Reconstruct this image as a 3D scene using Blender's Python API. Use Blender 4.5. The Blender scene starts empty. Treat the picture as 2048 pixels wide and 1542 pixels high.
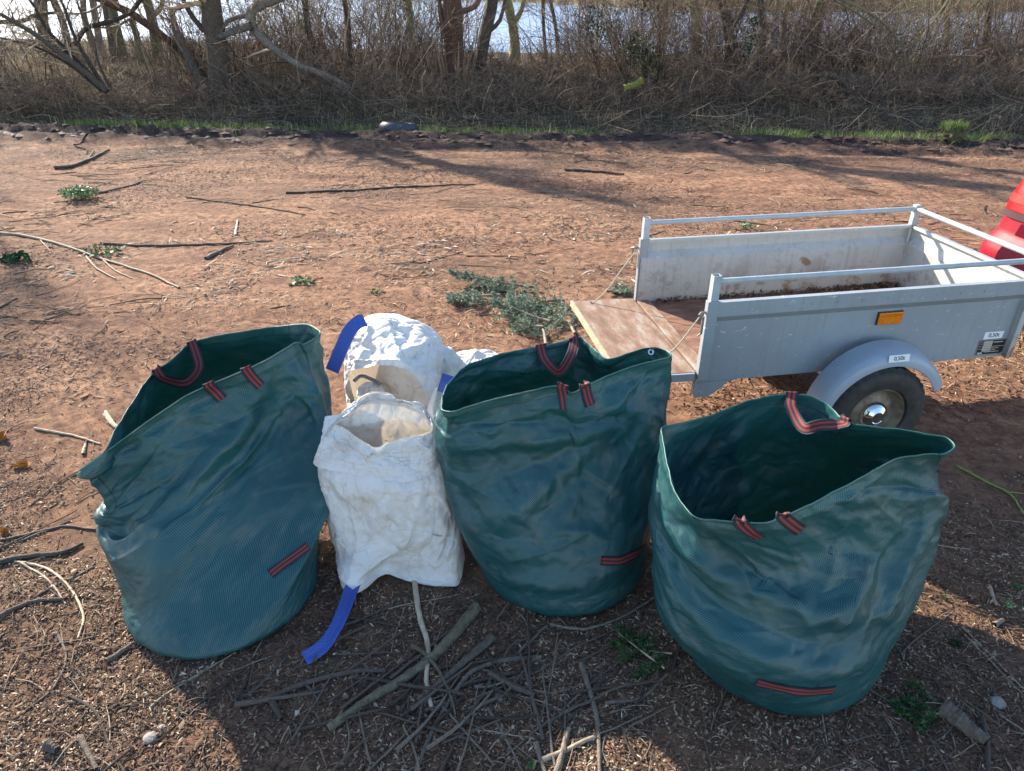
import bpy, bmesh, math, random
import numpy as np
from mathutils import Vector, Matrix
from mathutils.geometry import delaunay_2d_cdt
sc = bpy.context.scene
R = math.radians
# ---------------------------------------------------------------- camera
F_PX, PITCH, CAM_H = 1405.7, 0.513, 2.05
cam_d = bpy.data.cameras.new('camera'); cam = bpy.data.objects.new('camera', cam_d)
sc.collection.objects.link(cam); sc.camera = cam
cam_d.sensor_width = 36.0; cam_d.lens = 36.0*F_PX/2048
cam_d.clip_start = 0.05; cam_d.clip_end = 5000
cam.location = (0, 0, CAM_H); cam.rotation_euler = (math.pi/2-PITCH, 0, 0)
# ---------------------------------------------------------------- world and sun
SUN_EL = R(28.5)
SUN_TO = np.array([-0.682, 0.731]); SUN_TO = SUN_TO/np.linalg.norm(SUN_TO)     # horizontal direction towards the sun
world = bpy.data.worlds.new('World'); sc.world = world; world.use_nodes = True
wn = world.node_tree.nodes; wl = world.node_tree.links
bg = wn['Background']
sky = wn.new('ShaderNodeTexSky'); sky.sky_type = 'NISHITA'; sky.sun_disc = False
sky.sun_elevation = SUN_EL; sky.sun_rotation = math.atan2(SUN_TO[0], SUN_TO[1])
sky.air_density = 1.0; sky.dust_density = 0.6; sky.ozone_density = 1.5
wl.new(sky.outputs[0], bg.inputs[0]); bg.inputs[1].default_value = 0.13
sun_d = bpy.data.lights.new('sun', 'SUN'); sun_d.energy = 4.8; sun_d.angle = R(0.8); sun_d.color = (1.0, 0.90, 0.76)
sun = bpy.data.objects.new('sun', sun_d); sc.collection.objects.link(sun)
to_sun = Vector((SUN_TO[0]*math.cos(SUN_EL), SUN_TO[1]*math.cos(SUN_EL), math.sin(SUN_EL)))
sun.rotation_euler = to_sun.to_track_quat('Z', 'Y').to_euler(); sun.location = to_sun*30
sc.view_settings.view_transform = 'Standard'; sc.view_settings.look = 'None'
sc.view_settings.exposure = 1.48; sc.view_settings.gamma = 1.0; sc.view_settings.use_curve_mapping = False
sc.cycles.max_bounces = 6; sc.cycles.transparent_max_bounces = 6

# ---------------------------------------------------------------- geometry helpers
COL = sc.collection
rng = np.random.default_rng(7)
def px(u, v, y=None, z=None):
    """world point seen at pixel (u, v) of the 2048 px photograph, at world distance y or height z"""
    cp, sp = math.cos(PITCH), math.sin(PITCH)
    a = (u-1024)/F_PX; b = (v-771)/F_PX
    d = np.array([a, cp - b*sp, -sp - b*cp])
    t = (y/d[1]) if y is not None else ((z-CAM_H)/d[2])
    return np.array([0, 0, CAM_H]) + d*t
def mesh(name, V, F, uv=None, attr=None, smooth=False, mats=None, midx=None):
    V = np.asarray(V, dtype=np.float32).reshape(-1, 3)
    me = bpy.data.meshes.new(name)
    if isinstance(F, np.ndarray):
        n, k = F.shape
        me.vertices.add(len(V)); me.vertices.foreach_set('co', V.ravel())
        me.loops.add(n*k); me.loops.foreach_set('vertex_index', F.astype(np.int32).ravel())
        me.polygons.add(n)
        me.polygons.foreach_set('loop_start', np.arange(0, n*k, k, dtype=np.int32))
        try: me.polygons.foreach_set('loop_total', np.full(n, k, dtype=np.int32))
        except Exception: pass
        me.update(calc_edges=True)
    else:
        me.from_pydata([tuple(v) for v in V.tolist()], [], F); me.update()
    if uv is not None:
        l = me.uv_layers.new(name='UVMap'); vi = np.empty(len(me.loops), dtype=np.int32)
        me.loops.foreach_get('vertex_index', vi)
        uv = np.asarray(uv, dtype=np.float32)
        l.data.foreach_set('uv', (uv[vi] if len(uv) == len(V) else uv).ravel())
    for k, a in (attr or {}).items():
        at = me.attributes.new(k, 'FLOAT', 'POINT'); at.data.foreach_set('value', np.asarray(a, dtype=np.float32).ravel())
    if smooth: me.polygons.foreach_set('use_smooth', np.ones(len(me.polygons), dtype=bool))
    if mats:
        for m in mats: me.materials.append(m)
    if midx is not None: me.polygons.foreach_set('material_index', np.asarray(midx, dtype=np.int32))
    return me
def obj(name, me, parent=None, mat=None, loc=None, rot=None):
    o = bpy.data.objects.new(name, me); COL.objects.link(o)
    if mat is not None and me is not None and not me.materials: me.materials.append(mat)
    if parent is not None: o.parent = parent
    if loc is not None: o.location = loc
    if rot is not None: o.rotation_euler = rot
    return o
def tag(o, label=None, cat=None, group=None, kind=None):
    if label: o['label'] = label
    if cat: o['category'] = cat
    if group: o['group'] = group
    if kind: o['kind'] = kind
    return o
def thing(name, label, cat, loc=(0, 0, 0), rz=0, group=None):
    o = bpy.data.objects.new(name, None); COL.objects.link(o)
    o.location = loc; o.rotation_euler = (0, 0, rz); o.empty_display_size = 0.1
    return tag(o, label, cat, group)
class MB:
    """collects shapes into one mesh"""
    def __init__(s): s.v = []; s.f = []; s.uv = []
    def add(s, V, F):
        n = len(s.v); s.v += [tuple(map(float, p)) for p in V]; s.f += [[i+n for i in f] for f in F]; return s
    def box(s, a, b, bev=0):
        x0, y0, z0 = a; x1, y1, z1 = b
        V = [(x0,y0,z0),(x1,y0,z0),(x1,y1,z0),(x0,y1,z0),(x0,y0,z1),(x1,y0,z1),(x1,y1,z1),(x0,y1,z1)]
        return s.add(V, [[0,3,2,1],[4,5,6,7],[0,1,5,4],[1,2,6,5],[2,3,7,6],[3,0,4,7]])
    def tube(s, P, r, n=8, cap=True):
        P = np.asarray(P, float); r = np.full(len(P), r) if np.isscalar(r) else np.asarray(r, float)
        V, F = tube_vf(P[None], r[None], n)
        F = F.tolist(); K = len(P)
        if cap: F += [list(range(n))[::-1], list(range((K-1)*n, K*n))]
        return s.add(V, F)
    def prism(s, poly, axis_pts):
        """extrude closed polygon [(p,q)] : axis_pts maps (p,q,side)->xyz for side 0/1"""
        n = len(poly)
        V = [axis_pts(p, q, 0) for p, q in poly]+[axis_pts(p, q, 1) for p, q in poly]
        F = [list(range(n))[::-1], list(range(n, 2*n))]+[[i, (i+1) % n, n+(i+1) % n, n+i] for i in range(n)]
        return s.add(V, F)
    def lathe(s, prof, c, axis=1, n=48):
        """prof [(r, h)] about axis through c"""
        V = []
        for r_, h_ in prof:
            for i in range(n):
                t = 2*math.pi*i/n
                p = [0, 0, 0]; o1, o2 = [(1, 2), (0, 2), (0, 1)][axis]
                p[o1] = r_*math.cos(t); p[o2] = r_*math.sin(t); p[axis] = h_
                V.append((p[0]+c[0], p[1]+c[1], p[2]+c[2]))
        F = [[k*n+i, k*n+(i+1) % n, (k+1)*n+(i+1) % n, (k+1)*n+i] for k in range(len(prof)-1) for i in range(n)]
        return s.add(V, F)
    def build(s, name, mat, parent=None, smooth=False, bevel=0, loc=None):
        me = bpy.data.meshes.new(name); me.from_pydata(s.v, [], s.f); me.update()
        bm = bmesh.new(); bm.from_mesh(me)
        bmesh.ops.recalc_face_normals(bm, faces=bm.faces)
        if bevel: bmesh.ops.bevel(bm, geom=[e for e in bm.edges if len(e.link_faces) == 2 and e.calc_face_angle(0) > 0.5], offset=bevel, segments=2, affect='EDGES', profile=0.5)
        bm.to_mesh(me); bm.free()
        if smooth:
            for p in me.polygons: p.use_smooth = True
            try: me.set_sharp_from_angle(angle=R(38))
            except Exception: pass
        me.materials.append(mat)
        return obj(name, me, parent, loc=loc)
def tube_vf(P, Rr, n=5):
    """P (N,K,3), Rr (N,K) -> verts, quad faces for N tubes"""
    N, K, _ = P.shape
    T = np.gradient(P, axis=1); T /= np.linalg.norm(T, axis=2, keepdims=True)+1e-9
    ref = np.where(np.abs(T[:, :1, 2:3]) > 0.9, np.array([[[1., 0, 0]]]), np.array([[[0, 0, 1.]]]))
    ref = np.repeat(ref, K, axis=1)
    A = np.cross(T, ref); A /= np.linalg.norm(A, axis=2, keepdims=True)+1e-9
    B = np.cross(T, A)
    t = 2*np.pi*np.arange(n)/n
    V = P[:, :, None] + Rr[:, :, None, None]*(A[:, :, None]*np.cos(t)[None, None, :, None]+B[:, :, None]*np.sin(t)[None, None, :, None])
    idx = np.arange(N*K*n).reshape(N, K, n)
    a = idx[:, :-1]; b = idx[:, 1:]
    F = np.stack([a, b, np.roll(b, -1, 2), np.roll(a, -1, 2)], -1).reshape(-1, 4)
    return V.reshape(-1, 3), F
def tubes_mesh(name, P, Rr, n=4, mat=None, rnd=None, smooth=True):
    V, F = tube_vf(P, Rr, n)
    N, K, _ = P.shape
    rr = rng.random(N) if rnd is None else rnd
    return mesh(name, V, F, attr={'rnd': np.repeat(rr, K*n)}, smooth=smooth, mats=[mat] if mat else None)
# vectorised value noise
_perm = np.random.default_rng(3).random((256, 256))
def vnoise(x, y):
    x = np.asarray(x, float); y = np.asarray(y, float)
    xi = np.floor(x).astype(int); yi = np.floor(y).astype(int); fx = x-xi; fy = y-yi
    fx = fx*fx*(3-2*fx); fy = fy*fy*(3-2*fy)
    g = lambda i, j: _perm[i & 255, j & 255]
    return (g(xi, yi)*(1-fx)+g(xi+1, yi)*fx)*(1-fy)+(g(xi, yi+1)*(1-fx)+g(xi+1, yi+1)*fx)*fy
def fbm(x, y, o=4):
    s = 0; a = 0.5; t = 0
    for i in range(o):
        s = s+a*vnoise(x*2**i+17.3*i, y*2**i+5.1*i); t += a; a *= 0.5
    return s/t-0.5
def sstep(a, b, x):
    t = np.clip((x-a)/(b-a), 0, 1); return t*t*(3-2*t)
# ---------------------------------------------------------------- materials
def M(name):
    m = bpy.data.materials.new(name); m.use_nodes = True
    nt = m.node_tree; return m, nt, nt.nodes, nt.links, nt.nodes['Principled BSDF']
def node(nt, typ, inp=None, **kw):
    n = nt.nodes.new(typ)
    for k, v in kw.items(): setattr(n, k, v)
    for k, v in (inp or {}).items():
        if isinstance(v, bpy.types.NodeSocket): nt.links.new(v, n.inputs[k])
        else: n.inputs[k].default_value = v
    return n
def ramp(nt, fac, stops, interp='LINEAR'):
    n = nt.nodes.new('ShaderNodeValToRGB'); nt.links.new(fac, n.inputs[0]); cr = n.color_ramp; cr.interpolation = interp
    while len(cr.elements) < len(stops): cr.elements.new(0.5)
    for e, (p, c) in zip(cr.elements, stops):
        e.position = p; e.color = (c, c, c, 1) if np.isscalar(c) else (*c, 1)
    return n.outputs[0]
def mix(nt, f, a, b):
    n = nt.nodes.new('ShaderNodeMix'); n.data_type = 'RGBA'
    for k, v in ((0, f), (6, a), (7, b)):
        if isinstance(v, bpy.types.NodeSocket): nt.links.new(v, n.inputs[k])
        else: n.inputs[k].default_value = v if k == 0 or len(v) == 4 else (*v, 1)
    return n.outputs[2]
def noise(nt, vec, scale, detail=4, rough=0.6, out=0, distortion=0.0):
    n = node(nt, 'ShaderNodeTexNoise', {'Scale': scale, 'Detail': detail, 'Roughness': rough, 'Distortion': distortion})
    if vec is not None: nt.links.new(vec, n.inputs['Vector'])
    return n.outputs[out]
def bump(nt, h, strength, dist, normal=None):
    n = node(nt, 'ShaderNodeBump', {'Strength': strength, 'Distance': dist, 'Height': h})
    if normal is not None: nt.links.new(normal, n.inputs['Normal'])
    return n.outputs[0]
def math_(nt, op, a, b=0.0, c=None):
    n = nt.nodes.new('ShaderNodeMath'); n.operation = op
    for i, v in enumerate((a, b) if c is None else (a, b, c)):
        if isinstance(v, bpy.types.NodeSocket): nt.links.new(v, n.inputs[i])
        else: n.inputs[i].default_value = v
    return n.outputs[0]
def simple(name, c1, c2=None, scale=20, rough=0.7, bumpd=0.0, metal=0.0, coord='Object', rnd=False, spec=0.5, coat=0):
    m, nt, N, L, P = M(name)
    tc = N.new('ShaderNodeTexCoord')
    if c2 is not None:
        f = noise(nt, tc.outputs[coord], scale, 5)
        f = ramp(nt, f, [(0.3, 0.0), (0.7, 1.0)])
        col = mix(nt, f, c1, c2)
        if rnd:
            at = node(nt, 'ShaderNodeAttribute', attribute_name='rnd')
            v = math_(nt, 'MULTIPLY_ADD', at.outputs['Fac'], 1.1, 0.45)
            hs = node(nt, 'ShaderNodeHueSaturation', {'Color': col, 'Value': v}); col = hs.outputs[0]
        L.new(col, P.inputs['Base Color'])
    else: P.inputs['Base Color'].default_value = (*c1, 1)
    P.inputs['Roughness'].default_value = rough; P.inputs['Metallic'].default_value = metal
    P.inputs['Specular IOR Level'].default_value = spec
    if coat: P.inputs['Coat Weight'].default_value = coat; P.inputs['Coat Roughness'].default_value = 0.05
    if bumpd:
        h = noise(nt, tc.outputs[coord], scale*2.5, 6, 0.65)
        L.new(bump(nt, h, 0.8, bumpd), P.inputs['Normal'])
    return m
def rnd_mat(name, stops, rough=0.8, spec=0.3, transl=0.0):
    """colour picked per piece by the 'rnd' attribute"""
    m, nt, N, L, P = M(name)
    at = node(nt, 'ShaderNodeAttribute', attribute_name='rnd')
    col = ramp(nt, at.outputs['Fac'], stops)
    L.new(col, P.inputs['Base Color']); P.inputs['Roughness'].default_value = rough
    P.inputs['Specular IOR Level'].default_value = spec
    if transl:
        out = N['Material Output']; tr = N.new('ShaderNodeBsdfTranslucent'); L.new(col, tr.inputs[0])
        mx = N.new('ShaderNodeMixShader'); mx.inputs[0].default_value = transl
        L.new(P.outputs[0], mx.inputs[1]); L.new(tr.outputs[0], mx.inputs[2]); L.new(mx.outputs[0], out.inputs[0])
    return m
# ================================================================ terrain
def edge_y(x): return 11.55 - 0.085*x + 0.35*(fbm(x*0.5, 3.3, 3))
def plateau_y(x): return 22.5 + 6.0*sstep(-2, -16, x) + 3.0*fbm(x*0.15, 8.0, 2)
def far_y(x): return 118 + np.where(x < 30, (30-x)*3.2, 0)
LAKE_Z = -1.0
def rut(x, y, cx0, slope, w):
    d = (y-(cx0+slope*x)); return np.exp(-(d/w)**2)
def height(x, y):
    e = edge_y(x); s = y-e
    lot = 0.05*fbm(x*0.35, y*0.35, 3)+0.030*fbm(x*1.4, y*1.4, 3)+0.013*fbm(x*6, y*6, 3)
    near = sstep(4.5, 2.0, y); lot = lot*(1-0.45*near)+0.010*fbm(x*22, y*22, 2)
    # tyre ridges along the far edge
    mudz = sstep(-1.0, -0.2, s)*sstep(0.9, 0.1, s)
    lot = lot+mudz*(0.10*np.abs(fbm(x*2.2, y*4.5, 4))*2+0.05*np.sin(s*9))
    for c0, sl in ((10.2, -0.10), (8.6, -0.14), (10.75, -0.075)): lot = lot-0.03*rut(x, y, c0, sl, 0.16)*(y > 6)
    bank = 0.42*sstep(1.0, 3.6, s)-0.12*sstep(0.5, 0.9, s)*sstep(1.7, 1.2, s)
    z = lot+bank+sstep(1.2, 2.5, s)*0.16*fbm(x*0.8, y*0.8, 4)
    p = plateau_y(x)
    z = z-1.9*sstep(p, p+7, y)
    fy = far_y(x)
    z = np.where(y > 60, -2.6+ (1.9+0.9)*sstep(fy, fy+12, y)+ 0.02*np.clip(y-fy-10, 0, 400), z)
    return z
def gz(x, y): return float(height(np.array([float(x)]), np.array([float(y)]))[0])
rows = np.concatenate([np.linspace(-6, 0.6, 14)[:-1], 0.6*(16/0.6)**(np.linspace(0, 1, 640)), np.linspace(16, 40, 60)[1:], 40*(1800/40)**np.linspace(0, 1, 60)[1:]])
cols = np.linspace(-1, 1, 560); cols = np.sign(cols)*(np.abs(cols)*0.75+0.25*np.abs(cols)**5)
halfw = 1.0*np.clip(rows, 0.6, None)*1.35+1.6
X = cols[None, :]*halfw[:, None]; Y = np.repeat(rows[:, None], len(cols), 1)
Z = height(X, Y)
nr, nc = X.shape
ii = np.arange(nr*nc).reshape(nr, nc)
Fg = np.stack([ii[:-1, :-1], ii[:-1, 1:], ii[1:, 1:], ii[1:, :-1]], -1).reshape(-1, 4)
s_ = Y-edge_y(X)
mud = np.clip(sstep(-1.1, -0.25, s_+0.7*fbm(X*1.2, Y*2.5, 4))+0.8*sstep(-2.6, -1.0, s_)*sstep(0.02, 0.16, fbm(X*0.6, Y*2.5, 4)), 0, 1)
vega = sstep(0.35, 1.0, s_+0.5*fbm(X*2, Y*2, 3))
mulch = np.clip(sstep(3.4, 1.9, Y+1.6*fbm(X*0.9, Y*0.9, 4)+0.3*np.abs(X-0.0)*0)+0.5*sstep(0.03, 0.18, fbm(X*0.5+9, Y*0.9, 4))*sstep(7.5, 5, Y), 0, 1)
def band(c0, sl, w): return rut(X+fbm(X*0.8, Y*0.8, 2)*0.5, Y, c0, sl, w)
track = np.clip(band(7.9, -0.13, 0.55)*0.5+band(9.9, -0.09, 0.5)*0.7+band(5.6, -0.2, 0.3)*0.3, 0, 1)*(Y > 3.5)
m, nt, N, L, P = M('red_earth')
tc = N.new('ShaderNodeTexCoord'); co = tc.outputs['Object']
def att(n): return node(nt, 'ShaderNodeAttribute', attribute_name=n).outputs['Fac']
mp = node(nt, 'ShaderNodeMapping', {'Vector': co, 'Scale': (0.8, 2.4, 1.0)}).outputs[0]
n1 = noise(nt, mp, 1.3, 6, 0.62); n2 = noise(nt, co, 14, 6, 0.7); n3 = noise(nt, mp, 70, 5, 0.75); n4 = noise(nt, co, 240, 3, 0.7)
earth = ramp(nt, n1, [(0.32, (0.25, 0.125, 0.075)), (0.48, (0.46, 0.240, 0.135)), (0.64, (0.62, 0.355, 0.205))])
earth = mix(nt, ramp(nt, n2, [(0.40, 0.0), (0.60, 0.85)]), earth, (0.17, 0.085, 0.057, 1))
earth = mix(nt, ramp(nt, n3, [(0.5, 0.0), (0.68, 0.7)]), earth, (0.12, 0.068, 0.048, 1))
earth = mix(nt, ramp(nt, n4, [(0.58, 0.0), (0.70, 0.6)]), earth, (0.60, 0.45, 0.32, 1))
mul = ramp(nt, n3, [(0.3, (0.06, 0.034, 0.024)), (0.48, (0.19, 0.108, 0.068)), (0.68, (0.44, 0.30, 0.18))])
c = mix(nt, math_(nt, 'MULTIPLY', att('mulch'), ramp(nt, n2, [(0.25, 0.35), (0.6, 1.0)])), earth, mul)
c = mix(nt, math_(nt, 'MULTIPLY', att('track'), 0.75), c, (0.14, 0.085, 0.062, 1))
mudc = ramp(nt, n3, [(0.3, (0.035, 0.022, 0.02)), (0.7, (0.105, 0.066, 0.056))])
c = mix(nt, att('mud'), c, mudc)
vc = ramp(nt, n2, [(0.3, (0.05, 0.038, 0.026)), (0.5, (0.12, 0.09, 0.055)), (0.7, (0.19, 0.155, 0.085))])
c = mix(nt, att('vega'), c, vc)
L.new(c, P.inputs['Base Color'])
P.inputs['Roughness'].default_value = 0.92; P.inputs['Specular IOR Level'].default_value = 0.25
b1 = bump(nt, n2, 1.0, 0.04); b2 = bump(nt, n3, 1.0, 0.016, b1); b3 = bump(nt, n4, 1.0, 0.006, b2)
L.new(b3, P.inputs['Normal'])
MAT_EARTH = m
g = obj('ground', mesh('ground', np.stack([X, Y, Z], -1), Fg, attr=dict(mud=mud, vega=vega, mulch=mulch, track=track), smooth=True, mats=[m]))
tag(g, 'red brown earth yard and bank reaching down to the lake', kind='structure')
# lake
m, nt, N, L, P = M('lake_water')
tc = N.new('ShaderNodeTexCoord')
mp = node(nt, 'ShaderNodeMapping', {'Vector': tc.outputs['Object'], 'Scale': (0.6, 1.8, 1)}).outputs[0]
P.inputs['Base Color'].default_value = (0.17, 0.23, 0.36, 1); P.inputs['Specular IOR Level'].default_value = 0.28; P.inputs['Roughness'].default_value = 0.28; P.inputs['IOR'].default_value = 1.33
L.new(bump(nt, noise(nt, mp, 2.2, 5, 0.7), 0.35, 0.25), P.inputs['Normal'])
lake = obj('lake', mesh('lake', [(-700, 18, LAKE_Z), (700, 18, LAKE_Z), (900, 760, LAKE_Z), (-900, 760, LAKE_Z)], np.array([[0, 1, 2, 3]]), mats=[m]))
tag(lake, 'pale blue lake water behind the bare trees', kind='structure')
# sky is the world; distance haze is negligible

# ================================================================ vegetation materials
BARK = simple('bark_grey_brown', (0.05, 0.038, 0.028), (0.14, 0.105, 0.078), 26, 0.9, 0.02, rnd=True)
BARK_RED = simple('bark_reddish', (0.10, 0.05, 0.034), (0.26, 0.145, 0.095), 22, 0.9, 0.03, rnd=True)
BARK_OLIVE = simple('bark_mossy', (0.12, 0.115, 0.05), (0.26, 0.24, 0.13), 20, 0.9, 0.02, rnd=True)
BARK_GREY = simple('bark_weathered', (0.075, 0.06, 0.048), (0.19, 0.16, 0.125), 24, 0.9, 0.02, rnd=True)
TWIG = rnd_mat('twig_mixed', [(0.0, (0.07, 0.048, 0.033)), (0.35, (0.24, 0.17, 0.11)), (0.7, (0.45, 0.33, 0.21)), (1.0, (0.66, 0.53, 0.37))])
TWIG_GREEN = rnd_mat('twig_olive', [(0.0, (0.10, 0.085, 0.045)), (0.5, (0.26, 0.23, 0.12)), (1.0, (0.48, 0.43, 0.25))])
DEADGRASS = rnd_mat('dead_grass', [(0.0, (0.10, 0.07, 0.045)), (0.5, (0.28, 0.21, 0.13)), (0.85, (0.36, 0.30, 0.19)), (1.0, (0.55, 0.48, 0.33))], transl=0.2)
GRASS = rnd_mat('fresh_grass', [(0.0, (0.06, 0.09, 0.025)), (0.5, (0.13, 0.20, 0.05)), (.85, (0.24, 0.31, 0.11)), (1.0, (0.36, 0.36, 0.18))], rough=0.6, transl=0.25)
LEAFLIT = rnd_mat('dead_leaves', [(0.0, (0.07, 0.04, 0.025)), (0.4, (0.20, 0.12, 0.07)), (0.8, (0.36, 0.27, 0.18)), (1.0, (0.5, 0.42, 0.32))])
IVY = rnd_mat('ivy_leaves', [(0.0, (0.012, 0.03, 0.012)), (0.6, (0.03, 0.07, 0.025)), (1.0, (0.08, 0.14, 0.05))], rough=0.65, spec=0.25)

# ---------------------------------------------------------------- branches
def unit(a): return a/(np.linalg.norm(a, axis=-1, keepdims=True)+1e-9)
def curve_from(P0, D0, length, K, wob, grav=0.0, r=rng):
    """N curves from P0 along D0 with random wander"""
    N = len(P0); P = np.zeros((N, K, 3)); P[:, 0] = P0; D = unit(D0)
    bend = r.normal(0, wob, (N, 3))
    for k in range(1, K):
        D = unit(D+bend*0.6+r.normal(0, wob, (N, 3))+np.array([0, 0, grav]))
        P[:, k] = P[:, k-1]+D*(length/(K-1))[:, None]
    return P
def sub_branches(P, Rr, per, lratio, ang, K, wob, tmin=0.25, grav=0.0, rratio=0.55, r=rng):
    N, Kp, _ = P.shape
    idx = np.repeat(np.arange(N), per); n = len(idx)
    t = tmin+(1-tmin)*r.random(n); ft = t*(Kp-1); k = np.minimum(ft.astype(int), Kp-2); fr = ft-k
    P0 = P[idx, k]*(1-fr)[:, None]+P[idx, k+1]*fr[:, None]
    R0 = (Rr[idx, k]*(1-fr)+Rr[idx, k+1]*fr)
    T = unit(P[idx, k+1]-P[idx, k]); rd = unit(np.cross(T, r.normal(0, 1, (n, 3))))
    a = ang*(0.6+0.8*r.random(n))
    D = T*np.cos(a)[:, None]+rd*np.sin(a)[:, None]
    plen = np.linalg.norm(np.diff(P, axis=1), axis=2).sum(1)[idx]
    ln = plen*lratio*(0.5+r.random(n))*(1.15-0.6*t)
    Q = curve_from(P0, D, ln, K, wob, grav, r)
    rr = (R0*rratio)[:, None]*np.linspace(1, 0.25, K)[None]
    return Q, rr
def join_tubes(name, lst, mat, r=rng):
    Vs, Fs, At = [], [], []; off = 0
    for P_, R_, n in lst:
        V, F = tube_vf(P_, R_, n); Vs.append(V); Fs.append(F+off); off += len(V)
        At.append(np.repeat(r.random(len(P_)), P_.shape[1]*n))
    return mesh(name, np.concatenate(Vs), np.concatenate(Fs), attr={'rnd': np.concatenate(At)}, smooth=True, mats=[mat])
def smooth_poly(pts, K):
    pts = np.asarray(pts, float); n = len(pts)
    if n == 2: return pts[0]+(pts[1]-pts[0])*np.linspace(0, 1, K)[:, None]
    t = np.linspace(0, n-1, K); out = np.zeros((K, pts.shape[1]))
    ext = np.vstack([2*pts[0]-pts[1], pts, 2*pts[-1]-pts[-2]])
    for j, tt in enumerate(t):
        i = min(int(tt), n-2); f = tt-i; p0, p1, p2, p3 = ext[i:i+4]
        out[j] = 0.5*((2*p1)+(-p0+p2)*f+(2*p0-5*p1+4*p2-p3)*f*f+(-p0+3*p1-3*p2+p3)*f**3)
    return out
def trunk_mesh(P, Rr, mat, n=12, rough=0.12, seed=0):
    r = np.random.default_rng(seed)
    V, F = tube_vf(P[None], Rr[None], n)
    K = len(P); V = V.reshape(K, n, 3); c = P[:, None]
    nz = 1+rough*(r.normal(0, 0.5, (K, n))+r.normal(0, 0.8, (1, n)))
    V = c+(V-c)*nz[:, :, None]
    return mesh('trunk', V.reshape(-1, 3), F, attr={'rnd': np.full(K*n, r.random())}, smooth=True, mats=[mat])
def tree(label, pxs, y, w0, w1, mat=BARK, hgt=0, forks=(), crown=26, seed=0, cat='tree', name='bare_tree', tmin=0.35, dens=1.0, base_flare=1.35, group='bare trees along the lakeside bank'):
    """pxs: trunk path in photo pixels at distance y; w0,w1 widths (m); hgt: how far it goes on above the frame"""
    r = np.random.default_rng(seed+100)
    pts = [px(u, v, y=y) for u, v in pxs]
    b = pts[0]; b[2] = gz(b[0], b[1])-0.05
    if hgt:
        d = unit(pts[-1]-pts[-2]); d = unit(d+np.array([0, 0, 0.35])); q = pts[-1].copy()
        for i in range(3):
            q = q+d*hgt*.55/3+r.normal(0, 0.06, 3)*hgt/3; d = unit(d+np.array([0, 0, 0.2])+r.normal(0, 0.12, 3)); pts.append(q.copy())
    pts = np.array(pts); pts[1:, 1] += r.normal(0, 0.08, len(pts)-1)
    t = thing(name, label, cat, loc=tuple(b), group=group)
    K = 26; P_ = smooth_poly(pts, K)-b
    Rr = np.linspace(w0, w1, K)/2; Rr[:4] *= np.array([base_flare, 1+(base_flare-1)*.5, 1.06, 1])
    obj('trunk', trunk_mesh(P_, Rr, mat, 12, seed=seed), t)
    lst = []
    for f in forks:
        fp = [px(u, v, y=y+f.get('dy', 0)) for u, v in f['p']]
        if f.get('h', 0):
            d = unit(fp[-1]-fp[-2]); q = fp[-1].copy()
            for i in range(3):
                d = unit(d+np.array([0, 0, 0.25])+r.normal(0, 0.1, 3)); q = q+d*f['h']*.7/3; fp.append(q.copy())
        Q = smooth_poly(np.array(fp), 16)-b; rr = np.linspace(f['w'], f['w']*0.45, 16)/2
        lb = obj('limb', trunk_mesh(Q, rr, mat, 9, seed=seed+7), t)
        lst.append((Q, rr))
    par = [(P_[None], Rr[None])]+[(Q[None], q_[None]) for Q, q_ in lst]
    out = []
    for i, (PP, RR) in enumerate(par):
        k = max(3, int(crown*(1 if i == 0 else 0.5)*dens))
        Q1, R1 = sub_branches(PP, RR, k, 0.30, 0.9, 7, 0.16, tmin, 0.06, 0.38, r); R1 = np.clip(R1, 0.004, 0.05)
        Q2, R2 = sub_branches(Q1, R1, 5, 0.55, 0.7, 5, 0.16, 0.2, 0.02, 0.6, r)
        Q3, R3 = sub_branches(Q2, R2, 3, 0.6, 0.7, 4, 0.15, 0.2, 0.0, 0.6, r)
        out += [(Q1, R1, 5), (Q2, np.clip(R2, .0025, 1), 3), (Q3, np.clip(R3, .002, 1), 3)]
    obj('crown', join_tubes('crown', out, TWIG if mat is not BARK_OLIVE else TWIG_GREEN, r), t)
    return t
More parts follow.
